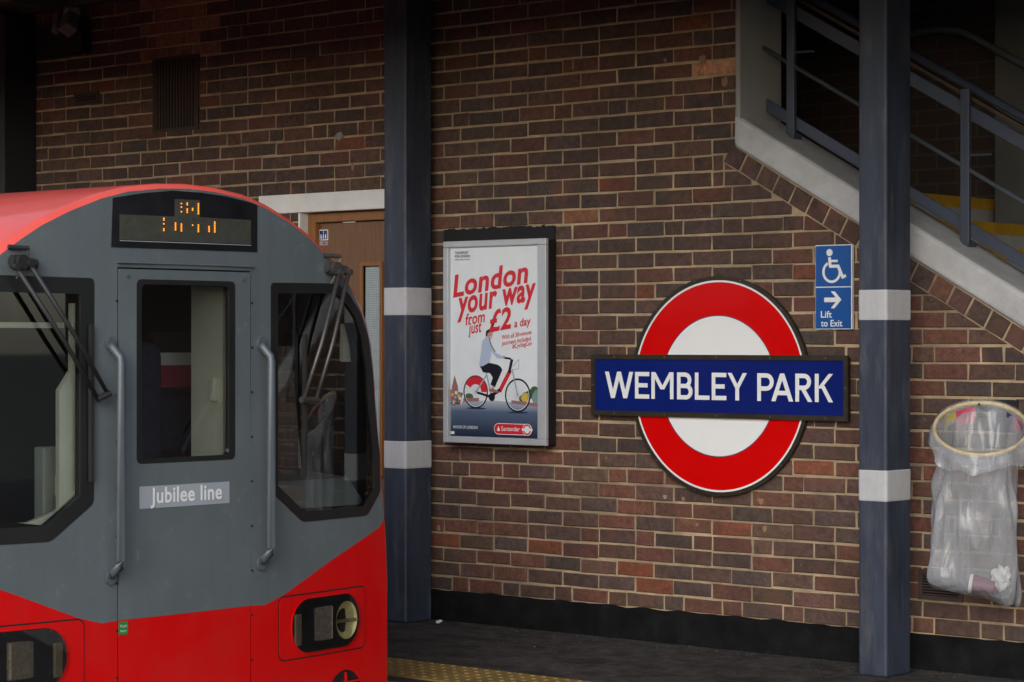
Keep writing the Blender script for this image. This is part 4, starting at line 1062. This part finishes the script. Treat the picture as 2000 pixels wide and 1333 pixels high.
# cab interior seen through the glass
box('bulkhead', (-8.32, -8.28, YC-1.08, YC+1.08, -0.2, 1.75), 'cab_dark', tr)
box('cab_floor', (-8.28, -6.95, YC-1.10, YC+1.10, -0.06, -0.02), 'cab_dark', tr)
def ring_inside(w_in, d0, d1, dx, m_, name):
    a = inset(w_in, d0, True); b_ = inset(w_in, d1, True)
    return front(name, a, [b_], dx, 0.03, m_, tr)
def sgn_in(w, q):
    t = inset(w, q, True); c0 = sum(p[0] for p in w)/len(w)
    return q if abs(t[0][0]-c0) < abs(w[0][0]-c0) else -q
ql = sgn_in(inn_l, 0.01); qr = sgn_in(inn_r, 0.01)
front('window_lining', [(-0.542, 0.868), (-0.447, 0.955), (-0.447, 1.60), (-0.488, 1.60), (-0.490, 1.36), (-0.542, 1.29)], [], -0.050, 0.02, 'cab_cream', tr, False)
front('window_lining', [(-0.447, 0.925), (-0.447, 0.9545), (-0.552, 0.862), (-0.67, 0.826), (-1.04, 0.826), (-1.04, 0.796), (-0.665, 0.796), (-0.520, 0.850)], [], -0.046, 0.02, 'cab_cream', tr, False)
# side lining, pocket panel of the door, desk, seat and the reflection stand-in board
lin = inset(prof, 0.045); n = len(lin)
lx = (-6.915, XE-0.42, XE-1.10, -8.28)
raw('cab_lining', [(x, YC+y, z) for x in lx for y, z in lin], [(i*n+k, i*n+k+1, (i+1)*n+k+1, (i+1)*n+k) for i in range(3) for k in range(n-1) if not (i == 1 and glazed(k))], 'cab_dark', tr, smooth=True)
for sd in (-1, 1):
    ks = [k for k in range(n-1) if glazed(k) and prof[k][0]*sd > 0]; pts = [prof[k] for k in ks]+[prof[ks[-1]+1]]
    pts = [(y-sd*0.012, z) for y, z in pts]; q = len(pts)
    raw('cab_side_window', [(XE-0.42, YC+y, z) for y, z in pts]+[(XE-1.10, YC+y, z) for y, z in pts], [(i, i+1, q+i+1, q+i) for i in range(q-1)], 'cab_glass', tr, smooth=True)
front('side_lining', smooth_poly([(0.986, 1.38), (0.993, 1.56), (1.02, 1.545), (1.055, 1.48), (1.075, 1.38)], 0.015), [], -0.10, 0.02, 'cab_cream', tr, False)
box('door_pocket', (-7.04, -6.86, YC+0.236, YC+0.262, -0.02, 1.72), 'cab_cream', tr)
MB().box(-6.912, -6.888, YC+0.214, YC+0.2355, 1.235, 1.325).build('door_latch', 'cab_cream', tr, bevel=0.003)
box('door_post', (-7.00, -6.945, YC-0.548, YC-0.470, 0.80, 1.085), 'cab_panel', tr, bevel=0.006)
box('post_bracket', (-6.944, -6.92, YC-0.500, YC-0.428, 0.909, 0.982), 'cab_cream', tr, bevel=0.004)
MB().box(-7.04, -7.0, YC-0.80, YC-0.41, 1.512, 1.532).build('blind_rail', 'cab_cream', tr)
MB().add([(-6.925, YC+0.50, 0.80), (-6.925, YC+1.07, 0.80), (-7.02, YC+1.07, 0.905), (-7.02, YC+0.50, 0.905), (-7.30, YC+1.07, 0.93), (-7.30, YC+0.50, 0.93)], [(0, 1, 2, 3), (3, 2, 4, 5)]).build('drivers_desk', 'cab_desk', tr)
eb = box('reflection_board', (-7.33, -7.305, YC+0.275, YC+0.62, 0.70, 1.50), 'cab_dark', tr)  # added board: its coloured bands stand in for a reflection in the door glass
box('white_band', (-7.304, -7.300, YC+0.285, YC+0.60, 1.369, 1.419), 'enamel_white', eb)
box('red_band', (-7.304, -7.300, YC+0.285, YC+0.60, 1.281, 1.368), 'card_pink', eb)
st_ = MB().box(-7.26, -7.14, YC-0.02, YC+0.20, 0.45, 1.46).build('seat_back', 'cab_seat', tr, bevel=0.055, seg=4)
MB().box(-7.14, -6.98, YC-0.10, YC+0.20, 0.45, 0.56).build('seat_cushion', 'cab_seat', st_, bevel=0.04, seg=3)
hb = MB().box(-7.33, -7.20, YC+0.16, YC+0.46, 1.02, 1.27).build('seat_headrest', 'cab_seat', st_, bevel=0.06, seg=4)

# ------------------------------------------------------------------ refuse hoop with clear bag
bn = thing('refuse_hoop', (-5.30, -0.02, 1.08), 'tilted hoop holding a clear refuse bag on the wall beside the column', 'bin')
HXc, HYc, HZc, HR, HT = -5.283, -0.220, 1.088, 0.196, R(33)
HA, HB = Vector((0.87, 0.49, 0)), Vector((-0.49, 0.87, 0))      # the hoop has been knocked round on its bracket
def hoop(t, r_=HR, dz=0.0): return Vector((HXc, HYc, HZc+dz))+HA*(r_*math.cos(t))+HB*(r_*math.cos(HT)*math.sin(t))+Vector((0, 0, r_*math.sin(HT)*math.sin(t)))
N = 56
hv = []; hf = []
for k in range(N):
    c_ = hoop(2*math.pi*k/N); o_ = (hoop(2*math.pi*k/N, HR+0.01)-c_).normalized(); up_ = HB*(-math.sin(HT))+Vector((0, 0, math.cos(HT)))
    for q in range(8): hv.append(c_+o_*(0.010*math.cos(q*math.pi/4))+up_*(0.013*math.sin(q*math.pi/4)))
for k in range(N):
    j = (k+1) % N
    for q in range(8): hf.append((k*8+q, k*8+(q+1) % 8, j*8+(q+1) % 8, j*8+q))
raw('hoop', hv, hf, 'hoop_tan', bn, smooth=True)
MB().tube([(HXc-0.05, -0.005, HZc+0.06), hoop(R(95))], 0.014, 8).build('bracket', 'frame_black', bn)
box('bracket_plate', (HXc-0.06, HXc+0.06, -0.012, -0.003, HZc-0.02, HZc+0.12), 'frame_black', bn)
# printed collar inside the back of the hoop
def collar(t0, t1, m_, r_, h0, h1):
    v = []; f = []; k = 8
    for i in range(k+1):
        p = hoop(R(t0+(t1-t0)*i/k), r_); v += [p+Vector((0, 0, -h0)), p+Vector((0, 0, h1))]
        if i: f.append((2*i-2, 2*i, 2*i+1, 2*i-1))
    raw('printed_collar', v, f, m_, bn)
collar(128, 152, 'card_yellow', 0.176, 0.05, -0.005); collar(98, 127, 'card_pink', 0.176, 0.075, -0.005); collar(40, 52, 'card_dark', 0.176, 0.05, -0.005); collar(8, 39, 'card_pink', 0.176, 0.07, -0.005)
bag = thing('refuse_bag', (-5.36, -0.22, 0.36), 'clear plastic refuse bag hanging open from the hoop with rubbish at the bottom', 'bag')
NS, NT = 34, 72; v = []; f = []
for i in range(NS+1):
    s = i/NS
    for k in range(NT):
        t = 2*math.pi*k/NT
        rim = hoop(t, HR-0.012)
        zc = HZc-0.03+(0.372-(HZc-0.03))*s
        wid = 0.150+0.028*min(1, s*1.3)
        dep = 0.125*(1-0.35*s)
        cx_ = -0.005-0.030*s
        ex = 2.6
        c_, q = math.cos(t), math.sin(t)
        bx = cx_+wid*math.copysign(abs(c_)**(2/ex), c_); by = -0.01+0.0*s+dep*math.copysign(abs(q)**(2/ex), q)
        bz = zc + 0.10*(1-s)*q*math.sin(HT)*1.2 + (0.045*c_*-1 if s > 0.6 else 0)*(s-0.6)/0.4
        body = Vector((HXc, HYc, bz))+HA*bx+HB*by
        w = min(1, s/0.16); w = w*w*(3-2*w)
        p = rim.lerp(body, w)
        wr = 0.013*math.sin(t*7+2.5*s+3*noise.noise(Vector((0, 0, s*3))))*math.sin(math.pi*min(1, s*1.1+0.05))+0.045*noise.noise(Vector((c_*2.6, q*2.6, s*2.6)))*min(1, s*3)
        wr += 0.022*noise.noise(Vector((c_*6, q*6, s*4)))*min(1, s*4)
        rad = HA*c_+HB*(q*0.7)
        if s > 0.93:
            o2 = Vector((HXc, HYc, p.z)); d2 = p-o2; p = p.lerp(o2+HA*(cx_+(d2.dot(HA)-cx_)*0.94)+HB*(d2.dot(HB)*0.25), (s-0.93)/0.07)
        v.append(p+rad*wr)
for i in range(NS):
    for k in range(NT): f.append((i*NT+k, i*NT+(k+1) % NT, (i+1)*NT+(k+1) % NT, (i+1)*NT+k))
f.append(tuple(NS*NT+k for k in range(NT)))
raw('bag_body', v, f, 'bag_plastic', bag, smooth=True)
v = []; f = []                                            # the mouth of the bag folded out over the hoop
for i in range(6):
    s = i/5
    for k in range(NT):
        t = 2*math.pi*k/NT; wv = 0.018*noise.noise(Vector((math.cos(t)*3, math.sin(t)*3, s*2+5)))+0.006*math.sin(t*17)*s
        p = hoop(t, HR+0.010+0.018*math.sin(s*math.pi*0.6)+wv*s); p.z += 0.012*(1-s)-0.085*s*(0.75+0.5*noise.noise(Vector((math.cos(t)*2, math.sin(t)*2, 9))))
        v.append(p)
for i in range(5):
    for k in range(NT): f.append((i*NT+k, i*NT+(k+1) % NT, (i+1)*NT+(k+1) % NT, (i+1)*NT+k))
raw('bag_mouth', v, f, 'bag_plastic', bag, smooth=True)
# rubbish in the bag
cp_ = thing('paper_cup', (-5.30, -0.24, 0.40), 'magenta paper cup lying in the bottom of the clear bag', 'cup')
ax = Vector((0.85, 0.40, -0.12)).normalized(); c0 = Vector((-5.315, -0.24, 0.422))
MB().tube([c0, c0+ax*0.098], [0.042, 0.030], 20).build('cup_body', 'cup_magenta', cp_, smooth=False)
MB().tube([c0-ax*0.010, c0+ax*0.004], [0.0445, 0.0445], 20).build('lid', 'tissue', cp_)
tv = bmesh.new(); bmesh.ops.create_icosphere(tv, subdivisions=3, radius=0.045)
for q in tv.verts:
    q.co *= 1+0.55*noise.noise(q.co*38)+0.3*noise.noise(q.co*80)
    q.co = Vector((q.co.x*0.95, q.co.y*0.6, q.co.z*1.05))+Vector((-5.195, -0.195, 0.455))
me = bpy.data.meshes.new('tissue'); tv.to_mesh(me); tv.free(); me.materials.append(MATS['tissue'])
link(bpy.data.objects.new('crumpled_tissue', me), None, 'crumpled white tissue beside the cup in the clear bag', 'tissue')

lt = raw('litter', [(-8.52, -0.16, 0.003), (-8.49, -0.17, 0.004), (-8.485, -0.145, 0.016), (-8.51, -0.135, 0.020), (-8.53, -0.15, 0.012)], [(0, 1, 2, 3, 4)], 'tissue', label='small white scrap of litter on the platform beside the column foot', cat='litter')

# old fixing holes and filler on the brickwork
mat('filler_tan', (0.27, 0.15, 0.09), 0.95, var=0.25, scale=30, bump=0.4)
mat('filler_white', (0.27, 0.255, 0.235), 0.95, var=0.25, scale=30, bump=0.4)
random.seed(5)
for x, z, rx, rz, m_ in ((-9.387, 2.585, 0.035, 0.026, 'filler_white'), (-6.92, 2.815, 0.030, 0.030, 'filler_tan'), (-6.79, 2.70, 0.022, 0.030, 'filler_tan'), (-6.581, 0.711, 0.026, 0.022, 'filler_tan'),
                         (-6.558, 0.584, 0.018, 0.018, 'filler_tan'), (-7.147, 0.707, 0.016, 0.014, 'filler_white'), (-6.955, 0.583, 0.013, 0.012, 'filler_tan'), (-7.038, 0.703, 0.014, 0.012, 'filler_tan'),
                         (-7.147, 2.829, 0.012, 0.016, 'filler_tan'), (-7.728, 2.853, 0.009, 0.035, 'filler_tan'),
                         (-9.281, 2.412, 0.018, 0.030, 'filler_tan'), (-8.645, 0.48, 0.014, 0.022, 'filler_tan')):
    k = 13; ph_ = random.uniform(0, 9)
    rim_ = [(x+rx*math.cos(2*math.pi*i/k)*(0.75+0.5*noise.noise(Vector((i*1.7, ph_, 0)))), z+rz*math.sin(2*math.pi*i/k)*(0.75+0.5*noise.noise(Vector((i*1.3, ph_, 4))))) for i in range(k)]
    raw('filler_patch', [(a, -0.0052, c_) for a, c_ in rim_]+[(a, 0.001, c_) for a, c_ in rim_], [tuple(range(k))]+[(i, k+i, k+(i+1) % k, (i+1) % k) for i in range(k)], m_, wall)
# grit swept against the foot of the wall and over the asphalt
mat('grit', (0.058, 0.049, 0.04), 0.95, var=0.5, scale=90)
V, F = [], []
for i in range(1100):
    x = random.uniform(-9.2, -5.0)
    y = -0.035-abs(random.gauss(0, 0.10)) if random.random() < 0.62 else random.uniform(-1.3, -0.05)
    if -5.81 < x < -5.655 and -0.375 < y < -0.16 or -8.80 < x < -8.63 and y > -0.27: continue
    r_ = random.uniform(0.0012, 0.0042)*(1.6 if random.random() < 0.06 else 1); a = random.uniform(0, 6.28); b0 = len(V)
    V += [(x+r_*1.3*math.cos(a+q*2.09), y+r_*1.3*math.sin(a+q*2.09), 0.0003) for q in range(3)]+[(x, y, r_*0.9)]
    F += [(b0, b0+1, b0+3), (b0+1, b0+2, b0+3), (b0+2, b0, b0+3)]
raw('grit', V, F, 'grit', None, label='fine grit and dust lying along the foot of the wall', cat='grit', kind='stuff')
